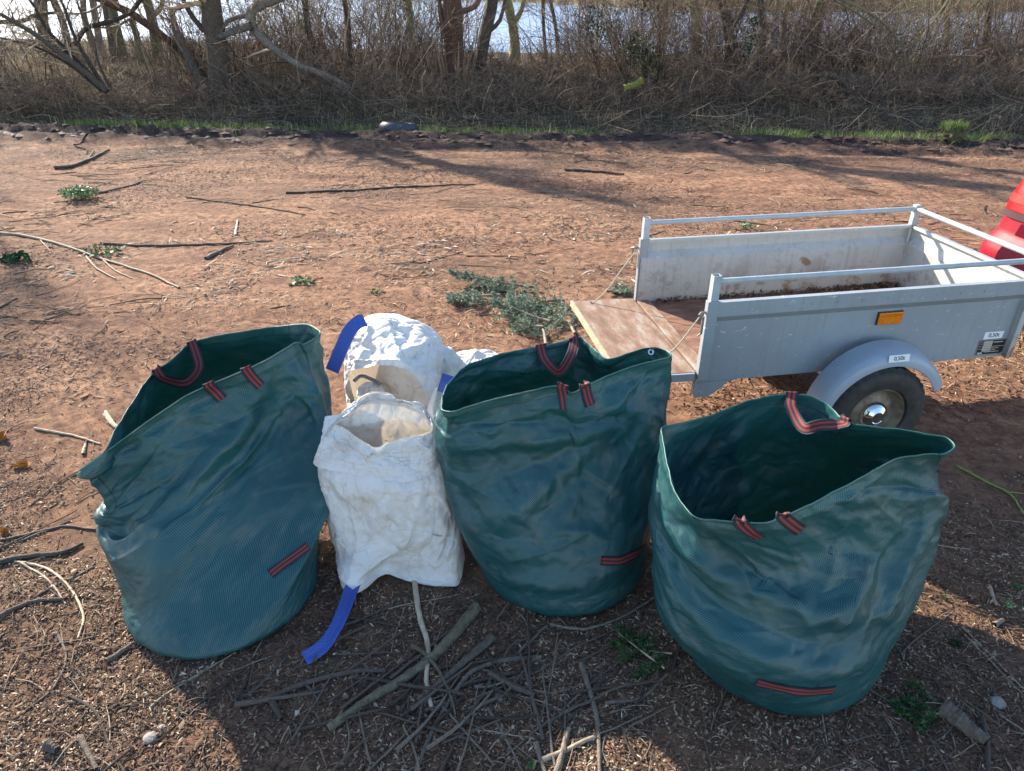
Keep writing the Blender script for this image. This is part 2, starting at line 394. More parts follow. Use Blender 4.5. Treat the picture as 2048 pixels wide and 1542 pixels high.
TR = [
 # label, path, y, w0, w1, mat, hgt, forks, crown
 ('thick reddish trunk with a splintered stump at its foot, centre of the tree line', [(905, 178), (908, 90), (905, 0)], 15.2, .40, .34, BARK_RED, 6.5, [dict(p=[(925, 22), (950, 12), (962, -12)], w=.11, h=1.5), dict(p=[(893, 80), (882, 30), (878, -12)], w=.10, h=1.5)], 30),
 ('pale trunk just right of the reddish one, with a side limb rising to the right', [(955, 165), (968, 80), (986, -5)], 16.0, .27, .20, BARK_GREY, 5.5, [dict(p=[(973, 68), (1000, 40), (1012, -12)], w=.10, h=1.5)], 22),
 ('forked mossy trunk standing clear against the water, right of the pale trunk', [(1030, 128), (1026, 60), (1012, -5)], 19.5, .28, .17, BARK_OLIVE, 5, [dict(p=[(1026, 48), (1042, 22), (1050, -15)], w=.14, h=2.5)], 18),
 ('thick dark upright trunk wrapped in thin shoots, left of the fallen grey limb', [(443, 165), (430, 70), (420, -5)], 14.8, .42, .30, BARK, 6, [dict(p=[(408, 62), (380, 25), (362, -12)], w=.10, h=1.5)], 34),
 ('long slim trunk leaning steeply to the left across the open grass', [(420, 168), (385, 128), (330, 78), (262, 32), (180, -12)], 15.4, .17, .11, BARK_RED, 3.0, [], 16),
 ('short broken leaning snag with a bare grey tip beside the dark trunk', [(398, 125), (362, 85), (345, 50), (333, 14)], 15.0, .20, .06, BARK_GREY, 0, [], 6),
 ('mossy fork tree standing by the water behind the leaning trunk', [(312, 100), (306, 35), (290, -8)], 19.0, .24, .17, BARK_OLIVE, 4.5, [dict(p=[(306, 32), (322, 14), (327, -15)], w=.12, h=2.0)], 14),
 ('short mossy dead post of a trunk by the water', [(278, 110), (272, 75), (269, 40)], 18.0, .15, .12, BARK_OLIVE, 0, [], 4),
 ('slim upright trunk by the water, right of a close pair', [(241, 95), (233, 40), (226, -6)], 19.0, .18, .14, BARK_OLIVE, 4.5, [], 12),
 ('dark slim trunk close against its neighbour by the water', [(222, 92), (214, 35), (206, -6)], 19.3, .18, .13, BARK, 4.5, [], 12),
 ('pale thin trunk further back at the water edge', [(196, 84), (190, 40), (184, -6)], 22.0, .20, .15, BARK_GREY, 4.5, [], 10),
 ('thin grey trunk at the water edge, left of the pale one', [(184, 80), (176, 35), (168, -6)], 22.5, .17, .12, BARK_GREY, 4, [], 10),
 ('stout brown trunk at far left rising from the reeds', [(100, 90), (90, 45), (80, -6)], 20.0, .30, .24, BARK, 5, [], 16),
 ('slender trunk between the stout left trunk and the pale ones', [(132, 86), (122, 45), (106, -6)], 19.5, .17, .13, BARK, 5, [], 12),
 ('narrow yellowish trunk leaning right in the right-hand thicket', [(1612, 132), (1622, 65), (1641, -6)], 15.8, .13, .10, BARK_OLIVE, 4, [], 12),
 ('second yellowish stem just right of its twin in the thicket', [(1624, 140), (1634, 70), (1652, -6)], 16.1, .12, .09, BARK_OLIVE, 4, [], 10),
 ('dark forked tree in the right-hand thicket before the open water', [(1466, 138), (1462, 60), (1440, -6)], 15.6, .20, .14, BARK, 4.5, [dict(p=[(1466, 52), (1482, 25), (1500, -12)], w=.12, h=2)], 16),
 ('upright grey stem right of the dark forked tree', [(1523, 118), (1523, 60), (1526, -6)], 16.5, .15, .13, BARK_GREY, 4.5, [], 14),
 ('straight thin trunk standing between two thickets, far right centre', [(1572, 110), (1572, 50), (1580, -6)], 18.0, .12, .09, BARK_OLIVE, 4, [], 12),
 ('ivy-hung olive trunk at the top, right of the clear water', [(1322, 110), (1326, 50), (1330, -6)], 17.0, .18, .14, BARK_OLIVE, 5, [], 18),
 ('broad lichen-yellow trunk in the middle of the right thicket', [(1395, 120), (1392, 50), (1386, -6)], 16.2, .20, .15, BARK_OLIVE, 5, [], 18),
 ('thin dark tree standing among upright shoots, left of the reddish trunk', [(828, 120), (822, 60), (815, -6)], 16.0, .14, .10, BARK_OLIVE, 4.5, [], 16),
 ('slim tree in the dense shoots left of centre', [(700, 130), (694, 60), (690, -6)], 16.4, .12, .09, BARK, 4.5, [], 16),
 ('slim leaning tree in the dense shoots beside the fallen limb', [(640, 130), (618, 60), (606, -6)], 15.6, .13, .10, BARK, 4.5, [], 16),
 ('slim brown tree rising at the edge of the clear water gap', [(1095, 118), (1088, 60), (1086, -6)], 18.0, .09, .07, BARK, 4, [], 14),
 ('second thin stem at the edge of the clear water gap', [(1118, 115), (1112, 60), (1098, -6)], 18.3, .08, .06, BARK, 4, [], 14),
 ('thin trunk at the far right edge of the picture', [(1965, 130), (1968, 60), (1975, -6)], 16.5, .13, .10, BARK, 4.5, [], 16),
 ('slender olive tree on the right among brambles', [(1890, 125), (1898, 60), (1885, -6)], 16.8, .11, .08, BARK_OLIVE, 4.5, [], 16),
]
for i, (lb, p, y, w0, w1, mt, hg, fk, cr) in enumerate(TR): tree(lb, p, y, w0, w1, mt, hg, fk, cr, seed=i)
# tall trees outside the left edge, whose long shadows lie over the yard
for i, (x, y, h, w) in enumerate([(-17.5, 15.5, 11, .36), (-21.5, 18.5, 12, .34), (-14.5, 16.6, 9, .24), (-26, 20, 13, .4), (-30, 24, 14, .4)]):
    r = np.random.default_rng(500+i); b = np.array([x, y, gz(x, y)-.05])
    t = thing('bare_tree', 'tall bare tree outside the left edge of the view', 'tree', loc=tuple(b), group='tall trees left of the view')
    P_ = smooth_poly(np.array([[0, 0, 0], [.15, .1, h*.3], [-.1, .2, h*.65], [.2, 0, h]]), 20); Rr = np.linspace(w, w*.25, 20)/2
    obj('trunk', trunk_mesh(P_, Rr, BARK, 10, seed=i), t)
    Q1, R1 = sub_branches(P_[None], Rr[None], 30, 0.32, 0.85, 8, .13, .25, .06, .5, r)
    Q2, R2 = sub_branches(Q1, R1, 6, .5, .7, 5, .14, .2, .02, .6, r); Q3, R3 = sub_branches(Q2, R2, 4, .55, .7, 4, .14, .2, 0, .6, r)
    obj('crown', join_tubes('crown', [(Q1, R1, 5), (Q2, R2, 3), (Q3, np.clip(R3, .003, 1), 3)], TWIG, r), t)

def limb(label, pxs, y, w0, w1, mat, cat='branch', name='fallen_limb', K=22, twigs=8, seed=0, side=()):
    r = np.random.default_rng(seed+900)
    ys = [y]*len(pxs) if np.isscalar(y) else y
    pts = np.array([px(u, v, y=yy) for (u, v), yy in zip(pxs, ys)]); b = pts[0].copy()
    t = thing(name, label, cat, loc=tuple(b)); P_ = smooth_poly(pts, K)-b; Rr = np.linspace(w0, w1, K)/2
    obj('stem', trunk_mesh(P_, Rr, mat, 10, 0.16, seed), t)
    for sp, sy, sw in side:
        Q = smooth_poly(np.array([px(u, v, y=sy) for u, v in sp]), 14)-b
        obj('side_limb', trunk_mesh(Q, np.linspace(sw, sw*.5, 14)/2, mat, 8, .16, seed+3), t)
    if twigs:
        Q1, R1 = sub_branches(P_[None], Rr[None], twigs, .3, .8, 6, .15, .3, .03, .4, r); Q2, R2 = sub_branches(Q1, R1, 4, .5, .7, 4, .15, .2, 0, .6, r)
        obj('twigs', join_tubes('twigs', [(Q1, R1, 4), (Q2, np.clip(R2, .002, 1), 3)], TWIG, r), t)['kind'] = 'stuff'
    return t
limb('big weathered grey limb arching down to the right from a broken crown', [(700, 178), (655, 152), (600, 132), (545, 95), (508, 58), (500, 28), (520, 10), (575, -12)], [14.2, 14.2, 14.2, 14.3, 14.5, 14.6, 14.8, 15.0], .11, .19, BARK_GREY, side=[([(502, 50), (470, 62), (438, 74)], 14.4, .16), ([(508, 28), (460, 40), (440, 66)], 14.7, .10)], seed=1)
limb('curved dark bough sweeping left to right over the thin stems', [(150, 90), (172, 58), (212, 46), (258, 28), (286, -6)], 14.6, .09, .07, BARK, seed=2)
limb('slim bough reaching in level from the left edge', [(-20, 44), (40, 42), (70, 30), (110, 25)], 14.5, .08, .05, BARK_OLIVE, seed=3)
limb('mossy yellow-green log end lying in the brambles', [(1248, 176), (1268, 170), (1286, 160)], 13.6, .11, .12, simple('moss', (0.20, 0.22, 0.03), (0.42, 0.42, 0.08), 60, .95, .01, rnd=True), cat='log', name='mossy_log', twigs=0, seed=4)
limb('arched brown log at the foot of the right thicket', [(1598, 166), (1630, 152), (1664, 152), (1690, 170), (1704, 196)], 13.4, .05, .11, BARK, cat='log', name='arched_log', twigs=3, seed=5)
limb('double bramble arch curving down over the right thicket', [(1672, -5), (1725, 18), (1772, 52), (1806, 100), (1812, 150)], 14.6, .035, .045, BARK_OLIVE, seed=6, side=[([(1668, 0), (1720, 30), (1765, 68), (1800, 120)], 14.7, .03)], twigs=14)
# leaning bundle of willow shoots at left
for k, (p, w) in enumerate([([(215, 182), (165, 140), (120, 105), (60, 62), (-10, 22)], .13), ([(205, 182), (140, 130), (75, 95), (0, 75)], .07), ([(212, 180), (175, 120), (150, 75), (130, 20), (118, -6)], .08), ([(200, 178), (150, 118), (95, 60), (70, 15), (55, -6)], .07), ([(222, 180), (195, 120), (185, 70), (160, 20), (152, -6)], .06), ([(210, 180), (160, 125), (100, 85), (40, 48), (-12, 40)], .05)]):
    limb(['thickest stem of the leaning willow clump at left', 'lowest stem of the leaning willow clump at left', 'steep forked stem of the leaning willow clump', 'middle slanting stem of the leaning willow clump', 'most upright stem of the leaning willow clump', 'thin long stem of the leaning willow clump at left'][k], p, 13.9+.12*k, w, w*.45, BARK, cat='willow stem', name='willow_stem', twigs=22, seed=20+k)
# splinters of the broken stump at the reddish trunk's foot
b = px(908, 150, y=15.0); b[2] = gz(b[0], b[1])
t = thing('broken_stump', 'splintered broken stump at the foot of the reddish trunk', 'stump', loc=tuple(b))
r = np.random.default_rng(5); n = 46; a = r.random(n)*6.28; rad = .16+.14*r.random(n)
P0 = np.stack([np.cos(a)*rad, np.sin(a)*rad*.8-.1, np.zeros(n)], -1); D = np.stack([np.cos(a)*.25, np.sin(a)*.2, np.ones(n)], -1)
Q = curve_from(P0, D, .25+.65*r.random(n)**1.5, 4, .05, 0, r)
obj('splinters', tubes_mesh('splinters', Q, np.linspace(1, .15, 4)[None]*(.02+.02*r.random((n, 1))), 4, rnd_mat('splinter_wood', [(0, (.13, .07, .04)), (1, (.42, .27, .16))])), t)

# ---------------------------------------------------------------- bushes: prototypes with shared meshes
def bush_mesh(seed, kind):
    r = np.random.default_rng(seed)
    if kind == 'shoots':   # tall upright shoots
        n = 13; h = 1.8+2.2*r.random(n); sp = .40; wob = .06; spread = .38
    elif kind == 'thicket':
        n = 20; h = 1.0+1.5*r.random(n); sp = .6; wob = .15; spread = .9
    else:
        n = 26; h = .5+.8*r.random(n); sp = .65; wob = .20; spread = 1.1
    a = r.random(n)*6.28; q = sp*np.sqrt(r.random(n))
    P0 = np.stack([q*np.cos(a), q*np.sin(a), np.full(n, -.05)], -1)
    D = np.stack([np.cos(a)*spread*r.random(n), np.sin(a)*spread*r.random(n), np.ones(n)], -1)
    K = 8; P_ = curve_from(P0, D, h, K, wob, 0.0 if kind != 'bramble' else -.05, r)
    Rr = (.005+.010*r.random((n, 1))**2)*np.linspace(1, .35, K)[None]
    Q1, R1 = sub_branches(P_, Rr, 7 if kind != 'shoots' else 6, .32, .75, 5, .14, .12, .02, .7, r)
    Q2, R2 = sub_branches(Q1, R1, 4, .5, .75, 4, .15, .15, 0, .75, r)
    return [(P_, Rr, 4), (Q1, np.clip(R1, .003, 1), 3), (Q2, np.clip(R2, .0022, 1), 3)], r
def bush_set(kind, n, mat):
    out = []
    for i in range(n):
        l, r = bush_mesh(40+i*7+len(kind), kind); out.append(join_tubes('stems', l, mat, r))
    return out
TWIG_BROWN = rnd_mat('twig_brown', [(0.0, (0.04, 0.027, 0.022)), (0.4, (0.13, 0.085, 0.062)), (0.75, (0.27, 0.185, 0.13)), (1.0, (0.46, 0.35, 0.25))])
PROT = {'shoots': bush_set('shoots', 4, TWIG_BROWN)+bush_set('shoots', 1, TWIG_GREEN), 'thicket': bush_set('thicket', 5, TWIG_BROWN), 'bramble': bush_set('bramble', 4, TWIG_BROWN)}
NM = {'shoots': ('shoot_clump', 'clump of tall upright bare shoots in the lakeside thicket', 'shrub', 'tall bare shoot clumps'),
      'thicket': ('thicket_bush', 'tangled leafless grey-brown bush in the lakeside thicket', 'shrub', 'tangled leafless bushes'),
      'bramble': ('bramble_bush', 'low dry bramble bush on the bank', 'shrub', 'low dry bramble bushes')}
LM = [(-60, 'the picture edge at left'), (20, 'the far left bough'), (90, 'the stout left trunk'), (190, 'the leaning willow clump'), (245, 'the slim waterside trunks'), (310, 'the mossy fork tree'), (365, 'the broken snag'),
      (430, 'the thick dark trunk'), (500, 'the grey limb arch'), (600, 'the lower grey limb'), (665, 'the foot of the grey limb'), (740, 'the dense shoots'), (822, 'the thin dark tree'), (905, 'the reddish trunk'), (968, 'the pale trunk'), (1030, 'the forked mossy trunk'), (1100, 'the clear water gap'),
      (1190, 'the hanging ivy'), (1268, 'the mossy log'), (1325, 'the ivy-hung olive trunk'), (1392, 'the lichen-yellow trunk'), (1460, 'the dark forked tree'), (1524, 'the upright grey stem'), (1575, 'the straight thin trunk'), (1640, 'the arched log'), (1740, 'the bramble arch'), (1815, 'the foot of the bramble arch'), (1892, 'the slender olive tree'), (1968, 'the far right trunk'), (2060, 'the right picture edge')]
def bush(kind, x, y, sc_, r):
    nm, lb, ct, gr = NM[kind]
    me = PROT[kind][r.integers(len(PROT[kind]))]
    o = bpy.data.objects.new(nm, me); COL.objects.link(o)
    o.location = (x, y, gz(x, y)); o.rotation_euler = (r.normal(0, .05), r.normal(0, .05), r.random()*6.28); o.scale = (sc_*(.9+.3*r.random()),)*2+(sc_*(.85+.35*r.random()),)
    u = 1024+F_PX*x/(y*math.cos(PITCH)+(CAM_H-.3)*math.sin(PITCH))
    dist, mu, mn = min((abs(u-q), q, w) for q, w in LM); w = 'close behind' if dist < 14 else ('left of' if u < mu else 'right of')
    dp = 'front-row' if y < 14.4 else ('second-row' if y < 15.5 else ('middle-row' if y < 16.6 else ('rear-row' if y < 18 else 'hindmost')))
    d2 = {'shoots': 'clump of tall upright bare shoots', 'thicket': 'tangled grey-brown leafless bush', 'bramble': 'low dry bramble'}[kind]
    if w == 'close behind' and y < 14.9: w = 'right at'
    tag(o, f'{dp} {d2} {w} {mn}', ct, gr)
r = np.random.default_rng(77)
def at_px(u, y): return (u-1024)/F_PX*(y*math.cos(PITCH)+(CAM_H-.3)*math.sin(PITCH))
def clearing(u): return (20 < u < 400) or (935 < u < 1140)
for u in np.arange(-60, 2130, 20):
    u += r.normal(0, 8)
    y = 14.6+2.6*r.random()
    if clearing(u):
        if u < 500: bush('bramble', at_px(u, y+2), y+2+2*r.random(), .55, r)
        else: bush('bramble', at_px(u, y), y, .75, r)
        continue
    right = u > 1140
    k = r.choice(['shoots', 'thicket', 'bramble'], p=[.22, .60, .18] if right else [.40, .45, .15])
    bush(k, at_px(u, y), y, .95 if right else 1.0, r)
for u in np.arange(490, 2130, 42):
    if 925 < u < 1150: continue
    y = 16.8+2*r.random(); bush(r.choice(['shoots', 'thicket']), at_px(u, y), y, .9, r)
for u in np.arange(-40, 2100, 40):
    y = 13.6+.5*r.random()+(u < 900)*.3; bush('bramble', at_px(u, y), y, .6, r)
for u in (75, 160, 330): y = 14.7+r.random(); bush('shoots', at_px(u, y), y, .8, r)
# ---------------------------------------------------------------- ground cover of the bank (stuff)
def blades(n, xr, yr, hr, wr, lean, dens=None, r=rng, tip=.25):
    x = xr[0]+(xr[1]-xr[0])*r.random(n); y = yr[0]+(yr[1]-yr[0])*r.random(n)
    if dens is not None:
        k = r.random(n) < dens(x, y); x, y = x[k], y[k]
    n = len(x); z = height(x, y)-.01; a = r.random(n)*6.28; h = hr[0]+(hr[1]-hr[0])*r.random(n)**1.5; w = wr[0]+(wr[1]-wr[0])*r.random(n)
    ld = r.random(n)*6.28; ll = h*lean*r.random(n)*1.3
    base = np.stack([x, y, z], -1); side = np.stack([np.cos(a), np.sin(a), np.zeros(n)], -1)*w[:, None]/2
    up = np.stack([np.cos(ld)*ll, np.sin(ld)*ll, np.sqrt(np.clip(h*h-ll*ll*.8, (h*.12)**2, None))], -1)
    mid = base+up*.55+np.array([0, 0, 1])*(h*.12)[:, None]
    V = np.stack([base-side, base+side, mid-side*.8, mid+side*.8, base+up-side*tip, base+up+side*tip], 1)
    f = np.array([[0, 1, 3, 2], [2, 3, 5, 4]])
    F = (f[None]+6*np.arange(n)[:, None, None]).reshape(-1, 4)
    return V.reshape(-1, 3), F, np.repeat(r.random(n), 6)
def stuff(name, label, V, F, rn, mat):
    return tag(obj(name, mesh(name, V, F, attr={'rnd': rn}, mats=[mat])), label, kind='stuff')
r = np.random.default_rng(12)
bx = lambda lo, hi: (lambda x, y: ((y-edge_y(x) > lo) & (y-edge_y(x) < hi) & (np.abs(x) < 1.0*y+1.5)).astype(float)*np.clip(.35+1.8*(fbm(x*.9, y*.9, 3)+.25), 0, 1))
V, F, rn = blades(150000, (-20, 20), (11.5, 20), (.06, .30), (.006, .014), 1.35, bx(.9, 7.0), r)
stuff('dead_grass', 'dry matted grass and bramble litter covering the bank', V, F, rn, DEADGRASS)
V, F, rn = blades(45000, (-24, 10), (15, 29), (.08, .26), (.012, .03), .8, lambda x, y: ((x < -3) | (y < 19)).astype(float)*(np.abs(x) < y)*.8, r)
stuff('pale_reeds', 'sunlit dry reeds and grass on the flat behind the bank', V, F, rn, DEADGRASS)
gd = lambda x, y: (np.exp(-((y-edge_y(x)-.62-.25*fbm(x*.7, 2., 2))/.30)**2)*np.clip(.02+5.0*(fbm(x*.45+4, y*.3, 3)+.02)+ (x > 3.4)*.55+(np.abs(x+.2) < 1.3)*.4, 0, 1)*np.clip(.4+3*(fbm(x*2.5, y*3, 2)+.1), .05, 1))
V, F, rn = blades(420000, (-14, 13), (10, 14.2), (.05, .17), (.006, .012), .7, gd, r)
stuff('green_grass', 'narrow strip of fresh green grass along the yard edge', V, F, rn, GRASS)
V, F, rn = blades(14000, (-14, 13), (12, 16), (.04, .13), (.006, .012), 1.0, lambda x, y: np.clip((fbm(x*.8+30, y*.8, 3)-.06)*8, 0, 1)*(y-edge_y(x) > 1.), r)
stuff('bank_grass', 'scattered dull green grass tufts growing up the bank', V, F, rn, GRASS)
V, F, rn = blades(4000, (-20, 20), (12, 17), (.3, 1.0), (.005, .009), .6, lambda x, y: ((y-edge_y(x) > 2.4) & ((x > 1.4) | ((x < -.9) & (x > -5)))).astype(float)*np.clip(.3+3*fbm(x*.7, y*.7, 3), 0, 1), r, tip=.6)
stuff('dry_stalks', 'tall dry weed stalks standing through the brambles', V, F, rn, TWIG)
# tangled fallen twigs on the bank
n = 9000; x = -16+32*r.random(n); s = .9+2.6*r.random(n); y = edge_y(x)+s
P0 = np.stack([x, y, height(x, y)+.02+.1*r.random(n)], -1); a = r.random(n)*6.28
Q = curve_from(P0, np.stack([np.cos(a), np.sin(a)*.6, .25*r.random(n)+.02], -1), .3+.9*r.random(n), 5, .16, -.04, r)
Q[:, :, 2] = np.maximum(Q[:, :, 2], height(Q[:, :, 0], Q[:, :, 1])+.005)
V, F = tube_vf(Q, (.002+.006*r.random((n, 1))**3)*np.linspace(1, .5, 5)[None], 3)
stuff('bank_twigs', 'tangle of dead twigs and vines lying over the bank', V, F, np.repeat(r.random(n)**1.6, 15), rnd_mat('bank_twig', [(0, (.05, .035, .028)), (.5, (.15, .11, .08)), (1, (.38, .31, .23))]))
# ivy patches high in the right thicket
def leaf_cloud(c, rad, n, size, r):
    p = r.normal(0, 1, (n, 3)); p = unit(p)*(r.random((n, 1))**.4)*np.array(rad)+np.array(c)
    a = unit(r.normal(0, 1, (n, 3))); b_ = unit(np.cross(a, r.normal(0, 1, (n, 3)))); s = size*(.6+.8*r.random((n, 1)))
    V = np.stack([p-a*s, p+b_*s*.7, p+a*s, p-b_*s*.7], 1); F = np.arange(4*n).reshape(n, 4)
    return V.reshape(-1, 3), F, np.repeat(r.random(n), 4)
for (u, v, y, rad, n, lb) in [(1195, 48, 15.5, (.55, .4, .35), 380, 'ivy hanging at the left edge of the right-hand thicket'), (1275, 95, 14.6, (.32, .3, .35), 260, 'dark ivy cluster above the mossy log'), (1300, 150, 14.4, (.18, .2, .5), 260, 'ivy climbing straight up beside the mossy log'), (1500, 75, 15.0, (.16, .2, .4), 160, 'ivy on the dark forked tree'), (1320, 14, 16.0, (.7, .4, .22), 200, 'ivy at the very top of the right thicket')]:
    V, F, rn = leaf_cloud(px(u, v, y=y), rad, n, .03, r)
    o = obj('ivy', mesh('ivy', V, F, attr={'rnd': rn}, mats=[IVY])); tag(o, lb, 'ivy')
# far shore woods
r = np.random.default_rng(31)
n = 1500; x = -260+470*r.random(n); fy = far_y(x); y = fy+4+r.random(n)*26
k = y < 420; x, y = x[k], y[k]; n = len(x)
P0 = np.stack([x, y, height(x, y)], -1)
T0 = curve_from(P0, np.stack([r.normal(0, .12, n), r.normal(0, .1, n), np.ones(n)], -1), 5+7*r.random(n), 6, .08, 0, r)
RT = (.05+.12*r.random((n, 1)))*np.linspace(1, .3, 6)[None]
Q1, R1 = sub_branches(T0, RT, 14, .34, .8, 4, .14, .05, .03, .6, r); Q2, R2 = sub_branches(Q1, R1, 3, .6, .7, 3, .15, .1, 0, .8, r)
me = join_tubes('far_woods', [(T0, RT, 3), (Q1, np.clip(R1, .03, 1), 3), (Q2, np.clip(R2, .035, 1), 3)], rnd_mat('far_twigs', [(0, (.10, .08, .03)), (.5, (.24, .20, .08)), (1, (.40, .36, .17))]), r)
tag(obj('far_woods', me), 'olive-brown bare woods on the far shore of the lake', kind='stuff')
# ================================================================ trailer
T_O = (0.7150, 3.818); T_YAW = 0.1727; TL, TW = 1.693, 0.939
Z_TOP, Z_RAIL, Z_FLOOR, Z_BOT, Z_TAIL = .839, .947, .485, .418, .334
def paint(name, base, inner=False):
    m, nt, N, L, P = M(name); tc = N.new('ShaderNodeTexCoord'); co = tc.outputs['Object']
    c = mix(nt, ramp(nt, noise(nt, co, 3, 5), [(0.35, 0.0), (0.7, 1.0)]), base, tuple(v*.86 for v in base))
    sc1 = noise(nt, node(nt, 'ShaderNodeMapping', {'Vector': co, 'Scale': (1, 1, 2.2), 'Rotation': (0, .5, 0)}).outputs[0], 26, 5, .75)
    c = mix(nt, ramp(nt, sc1, [(0.63, 0.0), (0.67, 0.7)]), c, (.80, .80, .78, 1))                      # pale scuffs
    st = noise(nt, node(nt, 'ShaderNodeMapping', {'Vector': co, 'Scale': (30, 30, 1.5)}).outputs[0], 1.5, 4, .7)
    c = mix(nt, ramp(nt, st, [(0.52, 0.0), (0.8, 0.45)]), c, (.20, .16, .12, 1))
    ru = noise(nt, co, 9, 6, .78)
    if inner:
        sp = node(nt, 'ShaderNodeSeparateXYZ', {'Vector': co})
        low = ramp(nt, math_(nt, 'SUBTRACT', sp.outputs[2], Z_FLOOR-.02), [(0.0, 1.0), (0.05, .72), (0.16, .30), (0.35, 0.10)])
        c = mix(nt, math_(nt, 'MULTIPLY', ramp(nt, ru, [(0.50, 0.0), (0.60, 1.0)]), low), c, (.16, .075, .035, 1))
        c = mix(nt, math_(nt, 'MULTIPLY', low, .4), c, (.30, .22, .15, 1))
        c = mix(nt, ramp(nt, noise(nt, co, 5.5, 3, .6), [(0.69, 0.0), (0.73, .8)]), c, (.20, .09, .04, 1))
    else:
        c = mix(nt, ramp(nt, ru, [(0.70, 0.0), (0.76, .7)]), c, (.20, .12, .08, 1))
    L.new(c, P.inputs['Base Color']); P.inputs['Roughness'].default_value = .42 if not inner else .55
    L.new(bump(nt, noise(nt, co, 4, 4, .6), .25, .01), P.inputs['Normal'])
    return m
PAINT = paint('grey_trailer_paint_shaded', (.30, .335, .36)); PAINT_IN = paint('worn_inner_paint_lit', (.50, .51, .49), True)  # one grey paint: outer copy darkened for shade, inner copy kept lighter for sun
FENDER = simple('fender_plastic', (.33, .385, .44), (.29, .34, .395), 6, .38, .0006)
RAILM = simple('rail_paint', (.30, .35, .40), (.44, .47, .46), 16, .4, .001)
STEEL = simple('dull_galvanised_steel', (.30, .30, .29), (.20, .17, .14), 30, .5, .001, metal=.7)
RUST = simple('rusty_steel', (.16, .075, .04), (.30, .19, .12), 30, .85, .003)
RUBBER = simple('tyre_rubber', (.018, .018, .019), (.05, .045, .042), 18, .72, .001)
CHROME = simple('chrome', (.75, .76, .78), None, rough=.07, metal=1)
ROPE = simple('cream_rope', (.55, .49, .36), (.42, .36, .25), 120, .9, .002)
TR_ = thing('trailer', 'grey single-axle box trailer with its tailgate let down, behind the green bags', 'trailer', loc=(*T_O, 0), rz=T_YAW)
def wall(name, u0, u1, tomap, shape=None, lab=None):
    """profile (inward offset d, z); one paint, darkened on the shaded outside, kept light on the sunlit inside"""
    prof_o = [(0.0, Z_TOP-.001), (0.0, .768), (.034, .731), (.034, Z_BOT)]
    prof_i = [(.038, Z_BOT), (.038, .729), (.0045, .766), (.0045, Z_TOP-.017), (.026, Z_TOP-.017), (.026, Z_TOP)]
    us = [u0, u1]; V = []; F = []; mi = []
    loop = prof_o+prof_i; n = len(loop)
    for u in us:
        for d, z in loop: V.append(tomap(u, d, z))
    for i in range(n):
        j = (i+1) % n; F.append([i, j, n+j, n+i]); mi.append(0 if (i < 3 or i >= n-1) else 1)
    F += [list(range(n))[::-1], list(range(n, 2*n))]; mi += [0, 0]
    if shape:
        k = len(V)
        V += [tomap(u, .032, z) for u, z in shape]+[tomap(u, .0375, z) for u, z in shape]; q = len(shape)
        F += [list(range(k, k+q)), list(range(k+q, k+2*q))[::-1]]+[[k+i, k+(i+1) % q, k+q+(i+1) % q, k+q+i] for i in range(q)]; mi += [0]*(q+2)
    me = bpy.data.meshes.new(name); me.from_pydata([tuple(v) for v in V], [], F); me.update()
    me.materials.append(PAINT); me.materials.append(PAINT_IN); me.polygons.foreach_set('material_index', mi)
    bm = bmesh.new(); bm.from_mesh(me); bmesh.ops.recalc_face_normals(bm, faces=bm.faces); bm.to_mesh(me); bm.free()
    o = obj(name, me, TR_)
    if lab: o['label'] = lab
    return o
tailshape = [(.004, Z_BOT-.001), (.004, Z_TAIL+.02), (.012, Z_TAIL), (.07, Z_TAIL), (.10, Z_TAIL+.012), (.135, Z_TAIL+.042), (.168, Z_TAIL+.073), (.21, Z_BOT-.001)]
wall('side_wall', .002, TL-.002, lambda u, d, z: (u, -TW+d, z), tailshape, 'near side wall with orange reflector')
wall('side_wall', .002, TL-.002, lambda u, d, z: (u, -d, z), tailshape, 'far side wall, dirty inside')
wall('headboard', -TW+.039, -.039, lambda u, d, z: (TL-d, u, z), None, 'sunlit front wall')
# rear corner posts with square tube above
for yy, s in ((-TW, 1), (0, -1)):
    b = MB(); y0, y1 = sorted((yy-s*.003, yy+s*.03)); b.box((-.006, y0, .45), (.045, y1, Z_TOP+.006)); b.build('corner_post', PAINT, TR_, bevel=.003)
    b = MB()   # hollow square tube
    x0, x1, w = .004, .040, .0025; ya, yb = sorted((yy+s*.0, yy+s*.034)); z0, z1 = Z_TOP+.007, Z_RAIL+.016
    b.box((x0, ya, z0), (x1, ya+w, z1)); b.box((x0, yb-w, z0), (x1, yb, z1)); b.box((x0, ya+w, z0), (x0+w, yb-w, z1)); b.box((x1-w, ya+w, z0), (x1, yb-w, z1)); b.box((x0+w, ya+w, z0), (x1-w, yb-w, z1-.02))
    b.build('rail_post', RAILM, TR_)
    b = MB(); y0, y1 = sorted((yy+s*.001, yy+s*.033)); b.box((TL-.036, y0, Z_TOP+.001), (TL-.002, y1, Z_RAIL+.010)); b.build('rail_post', RAILM, TR_, bevel=.003)
    b = MB(); b.tube([(.041, yy+s*.017, Z_RAIL-.014), (TL*.5, yy+s*.017, Z_RAIL-.015), (TL-.037, yy+s*.017, Z_RAIL-.014)], .0135, 14); b.build('rail', RAILM, TR_, smooth=True)
    b = MB(); b.box((-.012, y0, Z_TAIL+.03), (-.0065, y1, .449)); b.build('end_plate', PAINT, TR_, bevel=.001)
b = MB(); b.tube([(TL-.019, -.034, Z_RAIL-.014), (TL-.019, -TW+.034, Z_RAIL-.014)], .0135, 14); b.build('rail', RAILM, TR_, smooth=True).__setitem__('label', 'sunlit front rail')
